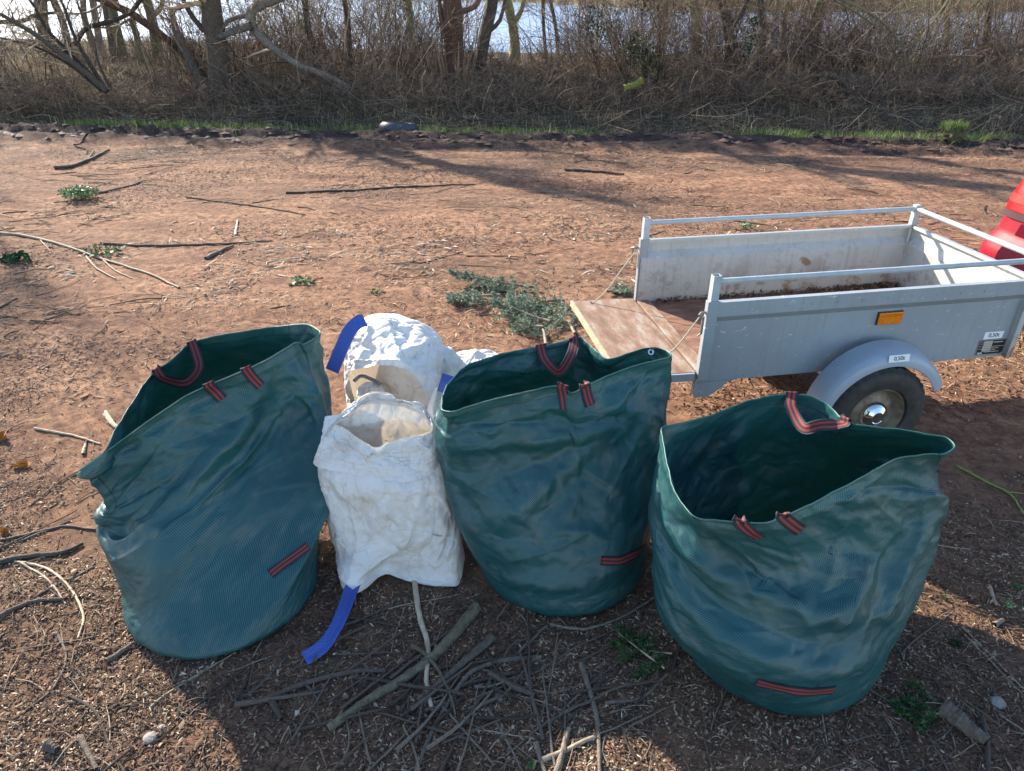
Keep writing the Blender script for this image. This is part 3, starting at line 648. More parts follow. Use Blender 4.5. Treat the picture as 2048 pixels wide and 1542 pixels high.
b = MB(); b.box((TL-.045, -.042, Z_BOT+.001), (TL-.0352, -.0352, Z_TOP-.018)); b.box((TL-.0350, -.0350, Z_BOT), (TL-.004, -.0052, .7250)); b.box((TL-.012, -.012, .7251), (TL-.0048, -.0048, Z_TOP-.018)); b.build('corner_angle', PAINT_IN, TR_)
b = MB(); b.box((TL-.0044, -.0385, .7251), (TL-.0012, -.0048, Z_TOP-.0015)); b.box((TL-.0044, -TW+.0048, .7251), (TL-.0012, -TW+.0385, Z_TOP-.0015)); b.build('corner_plate', PAINT_IN, TR_)
b = MB(); b.box((TL-.0350, -TW+.0052, Z_BOT), (TL-.004, -TW+.0350, .7250)); b.build('corner_angle', PAINT_IN, TR_)
# floor: dirty plywood and a bare sill
m, nt, N, L, P = M('dirty_plywood'); tc = N.new('ShaderNodeTexCoord'); co = tc.outputs['Object']
f = noise(nt, node(nt, 'ShaderNodeMapping', {'Vector': co, 'Scale': (1, 3, 1)}).outputs[0], 6, 6, .7)
c = ramp(nt, f, [(.3, (.09, .04, .024)), (.5, (.19, .09, .055)), (.7, (.30, .17, .105))]); L.new(c, P.inputs[0]); P.inputs['Roughness'].default_value = .9
L.new(bump(nt, noise(nt, co, 60, 6, .7), .8, .004), P.inputs['Normal']); PLY = m
m, nt, N, L, P = M('worn_tailgate_paint'); tc = N.new('ShaderNodeTexCoord'); co = tc.outputs['Object']
f = noise(nt, node(nt, 'ShaderNodeMapping', {'Vector': co, 'Scale': (3, 1, 1), 'Rotation': (0, 0, .4)}).outputs[0], 4, 7, .72)
c = ramp(nt, f, [(.30, (.30, .33, .34)), (.40, (.30, .24, .19)), (.48, (.25, .155, .10)), (.58, (.18, .10, .062)), (.75, (.10, .055, .04))])
c = mix(nt, ramp(nt, noise(nt, co, 40, 5, .7), [(.6, 0.), (.7, .6)]), c, (.12, .09, .07, 1))
L.new(c, P.inputs[0]); P.inputs['Roughness'].default_value = .75; L.new(bump(nt, noise(nt, co, 50, 6, .7), .6, .002), P.inputs['Normal']); GATE = m
b = MB(); b.box((.075, -TW+.0385, Z_FLOOR-.022), (TL-.0385, -.0385, Z_FLOOR-.012)); b.build('floor_board', PLY, TR_)
b = MB(); b.box((.0, -TW+.0385, Z_FLOOR-.03), (.073, -.0385, Z_FLOOR)); b.build('rear_sill', GATE, TR_, bevel=.003)
b = MB(); b.box((-.372, -TW+.012, -.024), (-.012, -.006, 0)); g_ = b.build('tailgate', GATE, TR_, bevel=.003); g_.location = (0, 0, Z_FLOOR+.001)
g_.rotation_euler = (0, R(1.6), 0)
b = MB(); b.box((-.388, -TW+.012, -.030), (-.3725, -.006, .004)); o = b.build('edge_strip', simple('pale_wood_edge', (.50, .40, .26), (.34, .24, .14), 30, .8, .002), g_, bevel=.002)
b = MB(); b.box((-.368, -TW-.001, -.040), (-.02, -TW+.0115, -.001)); b.build('side_strip', PAINT, g_, bevel=.002)
b = MB(); b.box((-.08, -TW+.02, -.052), (-.015, -TW+.10, -.026)); b.build('hinge', STEEL, g_, bevel=.002)
# chassis
b = MB()
for y in (-.2, -TW+.2): b.box((.05, y-.02, .40), (TL+.02, y+.02, .462))
for x in (.3, 1.3): b.box((x-.02, -TW+.04, .41), (x+.02, -.04, .4615))
b.build('chassis_beams', STEEL, TR_)
b = MB(); b.tube([(.866, .15, .25), (.866, -TW-.12, .25)], .022, 12); b.box((.80, -TW+.08, .24), (.93, -TW+.14, .40)); b.box((.80, -.14, .24), (.93, -.08, .40)); b.build('axle', STEEL, TR_)
b = MB(); b.tube([(TL+.01, -.25, .42), (TL+.75, -TW/2+.02, .42)], .024, 10); b.tube([(TL+.01, -TW+.25, .42), (TL+.75, -TW/2-.02, .42)], .024, 10); b.tube([(TL+.72, -TW/2, .43), (TL+1.02, -TW/2, .44)], .028, 12); b.build('drawbar', STEEL, TR_, smooth=True)
# dirt and leaves swept into the far corner of the bed
r = np.random.default_rng(8); n = 700
x = TL-.04-np.abs(r.normal(0, .22, n)); y = -.045-np.abs(r.normal(0, .035, n))-.03*(r.random(n) < .2)*r.random(n)
x[300:] = .1+(TL-.15)*r.random(n-300); y[300:] = -.04-np.abs(r.normal(0, .03, n-300))
a = unit(r.normal(0, 1, (n, 3))); bb = unit(np.cross(a, r.normal(0, 1, (n, 3)))); s = .004+.010*r.random((n, 1)); c_ = np.stack([x, y, Z_FLOOR-.008+.02*r.random(n)**2], -1)
V = np.stack([c_-a*s, c_+bb*s*.7, c_+a*s, c_-bb*s*.7], 1)
o = obj('debris', mesh('debris', V.reshape(-1, 3), np.arange(4*n).reshape(n, 4), attr={'rnd': np.repeat(r.random(n), 4)}, mats=[rnd_mat('bed_dirt', [(0, (.06, .035, .025)), (1, (.22, .12, .075))])]), TR_); o['kind'] = 'stuff'
# wheels and fenders
WX, WZ, WR = .866, .252, .262
def wheel(side):
    yo = -TW-.172 if side < 0 else .172; s = -1 if side < 0 else 1       # outer face
    c = (WX, 0, WZ); n = 144
    w = .135
    prof = [(.150, -.020), (.158, -.004), (.190, .006), (.225, .004), (.243, -.006), (.250, -.016), (.262, -.022), (.262, -.05), (.257, -.052), (.257, -.057), (.262, -.059), (.262, -.095), (.257, -.097), (.257, -.102), (.262, -.104), (.262, -.128), (.250, -.138), (.22, -.146), (.155, -.14)]
    V, F = [], []
    for k, (r_, h_) in enumerate(prof):
        for i in range(n):
            rr = r_ - (.0065 if (i % 4 == 0 and r_ > .2425) else 0); t = 2*math.pi*(i+(.6 if k > 9 else 0))/n
            V.append((WX+rr*math.cos(t), yo+s*h_, WZ+rr*math.sin(t)))
    for k in range(len(prof)-1):
        for i in range(n): F.append([k*n+i, k*n+(i+1) % n, (k+1)*n+(i+1) % n, (k+1)*n+i])
    b = MB(); b.add(V, F); ty = b.build('wheel', RUBBER, TR_, smooth=True); 
    if side < 0: ty['label'] = 'near wheel with muddy tyre and chrome cap'
    RIMM = simple('rusty_rim', (.30, .25, .18), (.12, .085, .06), 22, .6, .001, metal=.3)
    b = MB(); b.lathe([(.151, yo+s*-.018), (.146, yo+s*-.010), (.139, yo+s*-.018), (.132, yo+s*-.05), (.118, yo+s*-.062), (.105, yo+s*-.052), (.085, yo+s*-.040), (.06, yo+s*-.036), (0.001, yo+s*-.036)], (WX, 0, WZ), 1, 56); b.build('rim', RIMM, ty, smooth=True)
    b = MB(); b.lathe([(.070, yo+s*-.037), (.069, yo+s*-.028), (.062, yo+s*-.016), (.050, yo+s*-.005), (.034, yo+s*.002), (.031, yo+s*.0045), (.028, yo+s*.002), (.012, yo+s*.004), (.0005, yo+s*.0045)], (WX, 0, WZ), 1, 48); b.build('hubcap', CHROME, ty, smooth=True)
    # fender
    NA = 46; ang = np.linspace(R(27), R(182), NA)
    pr = [(.0235, .345, 0), (.05, .346, 0), (.10, .346, .1), (.145, .344, .5), (.165, .339, .8), (.180, .328, 1), (.186, .310, 1), (.1875, .288, 1)]
    V = []
    for off in (0, .003):
        for (b_, r_, k_) in pr:
            for t in ang:
                cx = .905-.039*b_/.18; rr = r_-off
                V.append((cx+rr*math.cos(t), s*(b_-off*k_)+(0 if s > 0 else -TW), WZ+rr*math.sin(t)))
    q = len(pr); F = []
    for l in (0, 1):
        for k in range(q-1):
            for i in range(NA-1):
                a0 = (l*q+k)*NA+i; f = [a0, a0+1, a0+NA+1, a0+NA]; F.append(f if l == 0 else f[::-1])
    for k in range(q-1):
        for i in (0, NA-1): F.append([k*NA+i, (k+1)*NA+i, (q+k+1)*NA+i, (q+k)*NA+i])
    for i in range(NA-1):
        for k in (0, q-1): F.append([k*NA+i, k*NA+i+1, (q+k)*NA+i+1, (q+k)*NA+i])
    b = MB(); b.add(V, F); fe = b.build('fender', FENDER, TR_, smooth=True)
    return fe
wheel(1); fe = wheel(-1); fe['label'] = 'near fender with a 0,50t sticker'
# reflector
yq = -TW+.0335
b = MB(); b.box((.880, yq-.006, .650), (1.012, yq, .718)); b.build('reflector_frame', simple('black_plastic', (.02, .02, .02), rough=.5), TR_, bevel=.002)
AMB = simple('amber_plastic', (.85, .24, .01), (.70, .17, .005), 60, .25, .001)
b = MB(); b.box((.883, yq-.016, .654), (1.009, yq-.0062, .714)); rf = b.build('reflector', AMB, TR_, bevel=.003)
b = MB()
for i in range(22): b.box((.889+i*.0053, yq-.0176, .693), (.8915+i*.0053, yq-.0162, .709))
for i in range(5): b.box((.889, yq-.0174, .660+i*.006), (1.003, yq-.0162, .6625+i*.006))
b.build('ribs', AMB, rf)
b = MB()
for x in (.893, .999): b.tube([(x, yq-.0165, .682), (x, yq-.0185, .682)], .0035, 10)
b.build('screws', STEEL, rf)
for i_, zz_ in enumerate((Z_BOT+.018, .800)):
    b = MB()
    for k in range(12):
        x_ = .25+k*.127; y_ = -TW+(.034 if i_ == 0 else 0)
        b.tube([(x_, y_+.001, zz_), (x_, y_-.0025, zz_)], .0045, 8)
    o = b.build('rivets', PAINT, TR_); o['kind'] = 'stuff'
# stickers and plate
WHITE = simple('white_sticker', (.78, .80, .82), rough=.5); INK = simple('dark_blue_ink', (.012, .02, .05), rough=.6)
def text(s, size, parent, mat, M4, name='lettering', ext=.0003, shear=0, align='CENTER'):
    cu = bpy.data.curves.new('txt', 'FONT'); cu.body = s; cu.size = size; cu.extrude = ext; cu.align_x = align; cu.align_y = 'CENTER'; cu.shear = shear; cu.offset = size*.012
    o = bpy.data.objects.new('txt', cu); COL.objects.link(o); dg = bpy.context.evaluated_depsgraph_get(); me = bpy.data.meshes.new_from_object(o.evaluated_get(dg))
    bpy.data.objects.remove(o); me.materials.clear(); me.materials.append(mat); me.name = name
    t = obj(name, me, parent); t.matrix_local = M4; return t
def frame(origin, xd, yd):
    xd = Vector(xd).normalized(); zd = xd.cross(Vector(yd)).normalized(); yd = zd.cross(xd)
    m = Matrix((xd, yd, zd)).transposed().to_4x4(); m.translation = Vector(origin); return m
b = MB(); b.box((1.515, yq-.0006, .5205), (1.622, yq-.0001, .5590)); s2 = b.build('sticker', WHITE, TR_)
text('0,50t', .030, s2, INK, frame((1.570, yq-.0009, .540), (1, 0, 0), (0, 0, 1)))
b = MB(); b.box((1.497, yq-.0014, .431), (1.655, yq-.0001, .5165)); pl = b.build('rating_plate', simple('worn_plate_metal', (.34, .34, .32), (.22, .21, .19), 60, .45, .0, metal=.5), TR_)
BLACKM = simple('plate_black', (.012, .012, .014), rough=.4); b = MB(); b.box((1.502, yq-.0018, .436), (1.650, yq-.0015, .5115)); b.build('black_field', BLACKM, pl)
PRN = simple('plate_print', (.42, .36, .30), (.55, .50, .44), 80, .6); b = MB()
b.box((1.528, yq-.0021, .4515), (1.577, yq-.0019, .5085))
b.box((1.582, yq-.0021, .4985), (1.638, yq-.0019, .5030)); b.box((1.578, yq-.0021, .476), (1.648, yq-.0019, .4785))
for z in (.5045, .4945, .4800, .4660): b.box((1.503, yq-.0021, z), (1.5275, yq-.0019, z+.0022))
b.box((1.507, yq-.0021, .4385), (1.536, yq-.0019, .4475))
for k in range(3): b.box((1.545, yq-.0021, .4655-k*.0095), (1.545+(.075, .06, .085)[k], yq-.0019, .4685-k*.0095))
b.build('printed_fields', PRN, pl)
b = MB()
for k in range(5): b.box((1.531, yq-.0024, .4575+k*.0100), (1.574, yq-.0022, .4590+k*.0100))
b.build('printed_lines', BLACKM, pl)
b = MB(); b.box((.823, -TW-.1885-.0008, .5640), (.928, -TW-.1885, .5980)); st = b.build('sticker', WHITE, TR_)
# the sticker follows the rounded shoulder of the fender
st.data.vertices.foreach_get
for v in st.data.vertices:
    if v.co.z > .58: v.co.y += .0060
text('0,50t', .027, st, INK, frame((.876, -TW-.1868, .5810), (1, 0, 0), (0, .18, 1)))
EMB = simple('embossed_plastic', (.36, .40, .46), rough=.45)
t_ = R(131); cx = .905-.039*.5; rr = .3462
text('SARG', .042, fe, EMB, frame((cx+rr*math.cos(t_), -TW-.085, WZ+rr*math.sin(t_)), (0, -1, -.0), (-math.sin(t_), 0, math.cos(t_))), ext=.0006)
# ropes, hooks, latches
def lp(a, y, z): return (a, y, z)
for yy, s, n_ in ((0, -1, 'far'), (-TW, 1, 'near')):
    top = (-.004, yy+s*.014, .792); bot = (-.27, yy+s*.055, Z_FLOOR+.006)
    if n_ == 'near': bot = (-.22, yy+s*.06, Z_FLOOR+.006)
    P_ = smooth_poly(np.array([top, (-.03, yy+s*.016, .765), (-.12, yy+s*.03, .655 if n_ == 'far' else .62), (-.20, yy+s*.05, .55), bot]), 30)
    P_[:, 2] += .004*np.sin(np.linspace(0, 9, 30))
    b = MB(); b.tube(P_, .0034, 8); b.build('rope', ROPE, TR_, smooth=True)
    b = MB(); b.tube([(-.004, yy+s*.014, .79), (-.03, yy+s*.006, .792), (-.045, yy-s*.008, .785)], .0065, 10); b.box((-.036, yy-s*.02-.004, .70), (-.026, yy-s*.02+.004, .785)); b.tube([(-.031, yy-s*.02, .705), (-.045, yy-s*.018, .69)], .004, 8)
    b.build('latch', STEEL, TR_)
    b = MB(); b.tube([(bot[0], bot[1]-.014, bot[2]+.002), (bot[0]-.012, bot[1], bot[2]+.010), (bot[0], bot[1]+.014, bot[2]+.002)], .0035, 8); b.build('rope_ring', STEEL, TR_)

# ================================================================ red car (only its left rear corner reaches into the picture)
CX, CY = 2.555, .455                     # trailer-local position of the car's rear face and left flank
zs = np.array([.20, .30, .42, .54, .61, .66, .72, .82, .92, 1.02, 1.12, 1.26, 1.38, 1.44, 1.46])
xr = np.array([.13, .05, .00, .00, .025, .055, .065, .08, .10, .135, .25, .42, .60, .85, 1.2])
hw = np.array([.76, .81, .84, .845, .835, .815, .81, .808, .80, .785, .745, .69, .63, .58, .45])
xf = np.array([3.75, 3.85, 3.9, 3.9, 3.87, 3.84, 3.80, 3.6, 3.2, 2.85, 2.62, 2.35, 2.1, 1.95, 1.7])
def car_pt(s, z, off=0.0):
    """s 0..1 round the plan outline from the middle of the rear, over the left side; off pushes outwards"""
    a, w, f = (np.interp(z, zs, q) for q in (xr, hw, xf))
    x0, x1, w = a-off, f+off, w+off
    rc = .17+.5*max(0, z-1.0); L0 = w-rc; La = rc*math.pi/2; L1 = (x1-x0)-2*rc; half = L0+La+L1+La+L0
    sg = 1 if s >= 0 else -1; q = abs(s)
    if q > .5: q = 1-q; sg = -sg
    q = q*2*half
    if q < L0: x, y = x0, q
    elif q < L0+La: t = (q-L0)/rc; x, y = x0+rc-rc*math.cos(t), L0+rc*math.sin(t)
    elif q < L0+La+L1: x, y = x0+rc+(q-L0-La), w
    elif q < L0+2*La+L1: t = (q-L0-La-L1)/rc; x, y = x1-rc+rc*math.sin(t), L0+rc*math.cos(t)
    else: x, y = x1, max(0, 2*L0+2*La+L1-q) if q < half else 0
    y *= sg
    return (x, y, z)
def car_patch(name, s0, s1, z0, z1, off, mat, parent, ns=14, nz=8, th=.012, skew=0):
    ss = np.linspace(s0, s1, ns); zz = np.linspace(z0, z1, nz); V = []
    for o_ in (off, off-th):
        for z in zz:
            for s in ss: V.append(car_pt(s, z+skew*(s-s0)/(s1-s0), o_))
    F = []; q = ns*nz
    for k in range(nz-1):
        for i in range(ns-1):
            a0 = k*ns+i; F.append([a0, a0+1, a0+ns+1, a0+ns]); F.append([q+a0, q+a0+ns, q+a0+ns+1, q+a0+1])
    for k in range(nz-1):
        for i in (0, ns-1): a0 = k*ns+i; F.append([a0, a0+ns, q+a0+ns, q+a0])
    for i in range(ns-1):
        for k in (0, nz-1): a0 = k*ns+i; F.append([a0, a0+1, q+a0+1, q+a0])
    b = MB(); b.add(V, F); return b.build(name, mat, parent, smooth=True)
RED = simple('red_car_paint', (.26, .004, .016), None, rough=.5, spec=.25); DARK = simple('black_trim', (.015, .015, .017), rough=.5)
GLASS = simple('dark_car_glass', (.02, .022, .025), rough=.05, spec=.8); LENS = simple('red_lens', (.40, .005, .008), (.22, .003, .005), 90, .3, .001)
CLEAR = simple('clear_lens', (.10, .035, .04), (.05, .03, .035), 140, .6, .001, spec=.15)
CAR = thing('parked_car', 'red car at the right edge, its tail light and bumper corner showing', 'car')
mT = Matrix.Translation((*T_O, 0)) @ Matrix.Rotation(T_YAW, 4, 'Z') @ Matrix.Translation((CX, CY-.845, 0)); CAR.matrix_world = mT
ns = 120; V = []; 
zz = np.concatenate([np.linspace(zs[i], zs[i+1], 4)[:-1] for i in range(len(zs)-1)]+[[zs[-1]]])
for z in zz:
    for i in range(ns):
        V.append(car_pt(i/ns, z))
F = [[k*ns+i, k*ns+(i+1) % ns, (k+1)*ns+(i+1) % ns, (k+1)*ns+i] for k in range(len(zz)-1) for i in range(ns)]+[list(range(ns))[::-1], list(range((len(zz)-1)*ns, len(zz)*ns))]
b = MB(); b.add(V, F); b.build('body', RED, CAR, smooth=True)
for sg in (1, -1):
    tl = car_patch('tail_light', sg*.045, sg*.125, .80, 1.04, .012, LENS, CAR, skew=.0)
    car_patch('reversing_lens', sg*.045, sg*.125, .755, .797, .011, CLEAR, tl)
    car_patch('lens_band', sg*.047, sg*.122, .85, .90, .0165, simple('lens_dark_red', (.25, .004, .006), rough=.5), tl, th=.004)
    car_patch('side_window', sg*.17, sg*.42, 1.08, 1.36, .004, GLASS, CAR, ns=24)
    for xw in (.78, 3.1):
        b = MB(); y = sg*.835
        b.lathe([(.19, y-sg*.01), (.215, y+sg*.004), (.275, y+sg*.0), (.295, y-sg*.02), (.30, y-sg*.17), (.2, y-sg*.18)], (xw, 0, .30), 1, 48); w_ = b.build('wheel', RUBBER, CAR, smooth=True)
        b = MB(); b.lathe([(.191, y-sg*.012), (.18, y-sg*.03), (.08, y-sg*.02), (.001, y-sg*.016)], (xw, 0, .30), 1, 40); b.build('rim', STEEL, w_, smooth=True)
        b = MB(); b.lathe([(.335, y+sg*.012), (.345, y+sg*.012), (.345, y-sg*.04)], (xw, 0, .31), 1, 48); b.build('wheel_arch', DARK, CAR, smooth=True)
car_patch('bumper_trim', -.10, .10, .335, .40, .006, DARK, CAR, ns=40, nz=3)
car_patch('tailgate_panel', -.032, .032, .64, 1.0, .004, RED, CAR, ns=20)
car_patch('bumper_recess_shade', -.055, .055, .43, .60, .003, simple('painted_bumper_shade', (.045, .006, .014), rough=.9, spec=.05), CAR, ns=40)  # thin dark patch, paints the shadow lying in the bumper hollow
car_patch('tailgate_recess_shade', -.054, .054, .665, .74, .003, simple('painted_tailgate_shade', (.10, .006, .016), rough=.9, spec=.05), CAR, ns=40)  # shade under the tail lights put on as a darker red strip
car_patch('rear_window', -.055, .055, 1.05, 1.36, .004, GLASS, CAR, ns=20)
# ================================================================ cloth: lofted shape, then a small position-based relaxation with surplus fabric so that it buckles into folds
def grid_normals(X, closed=True):
    du = (np.roll(X, -1, 1)-np.roll(X, 1, 1)) if closed else np.gradient(X, axis=1)
    dt = np.gradient(X, axis=0); return unit(np.cross(du, dt))
def cloth(X, pin, excess=.02, iters=90, hold=.02, bend=.35, bend4=.12, hold_map=None):
    X = X.copy(); T0 = X.copy(); T_, U_, _ = X.shape
    cons = []
    for dt, du, st in ((0, 1, 1.), (1, 0, 1.), (1, 1, .5), (1, -1, .5), (0, 2, bend), (2, 0, bend), (0, 4, bend4), (4, 0, bend4)):
        A_ = T0[:T_-dt] if dt else T0; B_ = np.roll(T0[dt:], -du, 1)
        rest = np.linalg.norm(B_-A_, axis=2)
        ex = excess[:T_-dt] if dt else excess
        cons.append((dt, du, st, rest*(1+ex)))
    w = np.where(pin, 0., 1.)[..., None]; hm = hold if hold_map is None else hold*hold_map[..., None]
    vel = np.zeros_like(X)
    for it in range(iters):
        acc = np.zeros_like(X); cnt = 1e-6
        for dt, du, st, rest in cons:
            A_ = X[:T_-dt] if dt else X; B_ = np.roll(X[dt:], -du, 1)
            d = B_-A_; l = np.linalg.norm(d, axis=2)+1e-9
            c_ = (st*.5*(l-rest)/l)[..., None]*d
            if dt: acc[:T_-dt] += c_
            else: acc += c_
            acc[dt:] -= np.roll(c_, du, 1); cnt += 2*st
        step = acc*(1.6/3.6)
        vel = vel*.72+step; X = X+w*vel
        X = X+w*hm*(T0-X); X[..., 2] = np.maximum(X[..., 2], .004)
    return X
def up2(X, T2, U2):
    T_, U_, _ = X.shape
    ut = np.linspace(0, T_-1, T2); i = np.minimum(ut.astype(int), T_-2); f = (ut-i)[:, None, None]
    def cr(p0, p1, p2, p3, f): return .5*((2*p1)+(-p0+p2)*f+(2*p0-5*p1+4*p2-p3)*f*f+(-p0+3*p1-3*p2+p3)*f**3)
    E = np.concatenate([2*X[:1]-X[1:2], X, 2*X[-1:]-X[-2:-1]]); Y_ = cr(E[i], E[i+1], E[i+2], E[i+3], f)
    uu = np.linspace(0, U_, U2, endpoint=False); j = uu.astype(int); g_ = (uu-j)[None, :, None]
    return cr(Y_[:, (j-1) % U_], Y_[:, j % U_], Y_[:, (j+1) % U_], Y_[:, (j+2) % U_], g_)
def closed_curve(pts, n):
    """closed Catmull-Rom through pts, evenly by arc length"""
    pts = np.asarray(pts, float); m = len(pts); t = np.linspace(0, m, 600, endpoint=False); i = t.astype(int); f = (t-i)[:, None]
    p0, p1, p2, p3 = (pts[(i+k) % m] for k in (-1, 0, 1, 2))
    a = .5*((2*p1)+(-p0+p2)*f+(2*p0-5*p1+4*p2-p3)*f*f+(-p0+3*p1-3*p2+p3)*f**3)
    a = .55*a+.45*(p1*(1-f)+p2*f)      # keeps the corners tight
    cl = np.concatenate([[0], np.cumsum(np.linalg.norm(np.diff(np.vstack([a, a[:1]]), axis=0), axis=1))])
    s = np.linspace(0, cl[-1], n, endpoint=False); a2 = np.vstack([a, a[:1]])
    return np.stack([np.interp(s, cl, a2[:, k]) for k in range(3)], 1)
def loft(rings, T_, U_):
    """rings [(t, (n,3) closed array starting at the left seam)]"""
    C_ = [closed_curve(p, U_) if len(p) != U_ else p for _, p in rings]; ts = np.array([t for t, _ in rings]); tt = np.linspace(0, 1, T_)
    out = np.zeros((T_, U_, 3)); n = len(C_)
    E = [2*C_[0]-C_[1]]+C_+[2*C_[-1]-C_[-2]]
    for q, t in enumerate(tt):
        i = min(np.searchsorted(ts, t, 'right')-1, n-2); f = (t-ts[i])/(ts[i+1]-ts[i])
        p0, p1, p2, p3 = E[i:i+4]
        cr = .5*((2*p1)+(-p0+p2)*f+(2*p0-5*p1+4*p2-p3)*f*f+(-p0+3*p1-3*p2+p3)*f**3)
        out[q] = .7*cr+.3*(p1*(1-f)+p2*f)
    return out
def circle(cx, cy, r_, z, a0, n=32, ry=None):
    """starts at angle a0 (the left seam) and runs anticlockwise seen from above: left, front, right, back"""
    t = a0+2*np.pi*np.arange(n)/n; return np.stack([cx+r_*np.cos(t), cy+(ry or r_)*np.sin(t), np.full(n, z)], 1)
def add_creases(X, cr):
    T_, U_, _ = X.shape; N_ = grid_normals(X); tt, uu = np.meshgrid(np.linspace(0, 1, T_), np.arange(U_)/U_, indexing='ij')
    D_ = np.zeros((T_, U_))
    for u0, t0, u1, t1, w_, amp in cr:
        ax, ay = (u1-u0)*2.1, (t1-t0)*.85; px_, py_ = ((uu-u0+.5) % 1-.5)*2.1, (tt-t0)*.85
        k = np.clip((px_*ax+py_*ay)/(ax*ax+ay*ay), 0, 1); d = np.hypot(px_-k*ax, py_-k*ay)
        D_ += amp*np.exp(-np.abs(d/w_)**1.3)*np.sin(np.pi*np.clip(.12+.76*k, 0, 1))
    return X+N_*D_[..., None]
def facets(T_, U_, circ, hgt, n, seed, theta=.7, aniso=.5):
    """piecewise-flat random relief with straight creases (a crumpled sheet), periodic in u"""
    r = np.random.default_rng(seed); u = r.random(n)*circ; t = -.03+r.random(n)*(hgt+.06); h = r.normal(0, 1, n)
    uu = np.concatenate([u-circ, u, u+circ]); tt = np.tile(t, 3); hh = np.tile(h, 3); k = (uu > -.3*circ) & (uu < 1.3*circ); uu, tt, hh = uu[k], tt[k], hh[k]
    c_, s_ = math.cos(theta), math.sin(theta); A_ = (uu*c_+tt*s_)*aniso; B_ = -uu*s_+tt*c_
    vs, _, fs, orig, *_ = delaunay_2d_cdt([Vector((float(p), float(q))) for p, q in zip(A_, B_)], [], [], 0, 1e-6)
    D_ = np.zeros((T_, U_)); du, dt = circ/U_, hgt/(T_-1)
    for f in fs:
        if len(f) != 3: continue
        i0, i1, i2 = (orig[q][0] if orig[q] else 0 for q in f)
        x = np.array([uu[i0], uu[i1], uu[i2]]); y = np.array([tt[i0], tt[i1], tt[i2]]); z = hh[[i0, i1, i2]]
        j0, j1 = max(0, math.ceil(x.min()/du)), min(U_-1, math.floor(x.max()/du)); k0, k1 = max(0, math.ceil(y.min()/dt)), min(T_-1, math.floor(y.max()/dt))
        if j1 < j0 or k1 < k0: continue
        gx, gy = np.meshgrid(np.arange(j0, j1+1)*du, np.arange(k0, k1+1)*dt); det = (y[1]-y[2])*(x[0]-x[2])+(x[2]-x[1])*(y[0]-y[2])
        if abs(det) < 1e-12: continue
        l0 = ((y[1]-y[2])*(gx-x[2])+(x[2]-x[1])*(gy-y[2]))/det; l1 = ((y[2]-y[0])*(gx-x[2])+(x[0]-x[2])*(gy-y[2]))/det; l2 = 1-l0-l1
        m_ = (l0 >= -1e-6) & (l1 >= -1e-6) & (l2 >= -1e-6); D_[k0:k1+1, j0:j1+1] = np.where(m_, l0*z[0]+l1*z[1]+l2*z[2], D_[k0:k1+1, j0:j1+1])
    return D_
def crumple(X, seed, dims, amps, calm0=.25):
    T_, U_, _ = X.shape; tt = np.linspace(0, 1, T_)[:, None]; area = dims[0]*dims[1]; D_ = 0
    for k, (cell, amp) in enumerate(amps):
        D_ = D_+amp*facets(T_, U_, dims[0], dims[1], int(area/cell**2), seed+k*13, [.75, -.6, .4, 1.2][k % 4], [.5, .55, .7, .8][k % 4])
    e = np.minimum(1, np.minimum(tt, 1-tt)*dims[1]/.05)
    return X+grid_normals(X)*(D_*e*(calm0+(1-calm0)*sstep(.2, .6, tt)))[..., None]
def sharp_creases(X, seed, n, amp, lng=(.06, .34), wid=(.014, .09), circ=2.1, hgt=.85, bias=None):
    r = np.random.default_rng(seed); T_, U_, _ = X.shape; tt, uu = np.meshgrid(np.linspace(0, 1, T_)*hgt, np.arange(U_)/U_*circ, indexing='ij'); D_ = np.zeros((T_, U_))
    for i in range(n):
        cu, ct = r.random()*circ, (r.random()**.6)*hgt; a = (r.normal(.9, .5)*r.choice([-1, 1])) if r.random() < .75 else r.random()*3.14; L_ = lng[0]+(lng[1]-lng[0])*r.random()**1.8; w = wid[0]+(wid[1]-wid[0])*r.random()
        du = (uu-cu+circ/2) % circ-circ/2; dt = tt-ct; al = du*math.cos(a)+dt*math.sin(a); ac = -du*math.sin(a)+dt*math.cos(a); ac = ac+.10*al*al/L_*r.normal()
        win = np.clip(1-(np.abs(al)/(L_/2))**2, 0, 1)**.8; asym = w*np.where(ac > 0, 1, .35+.5*r.random())
        D_ += r.choice([-1, 1], p=[.35, .65])*amp*(.35+.65*L_/lng[1])*(.5+r.random())*win*np.exp(-np.abs(ac)/asym)
    e = np.minimum(1, np.minimum(tt, hgt-tt)/.03); return X+grid_normals(X)*(D_*e)[..., None]
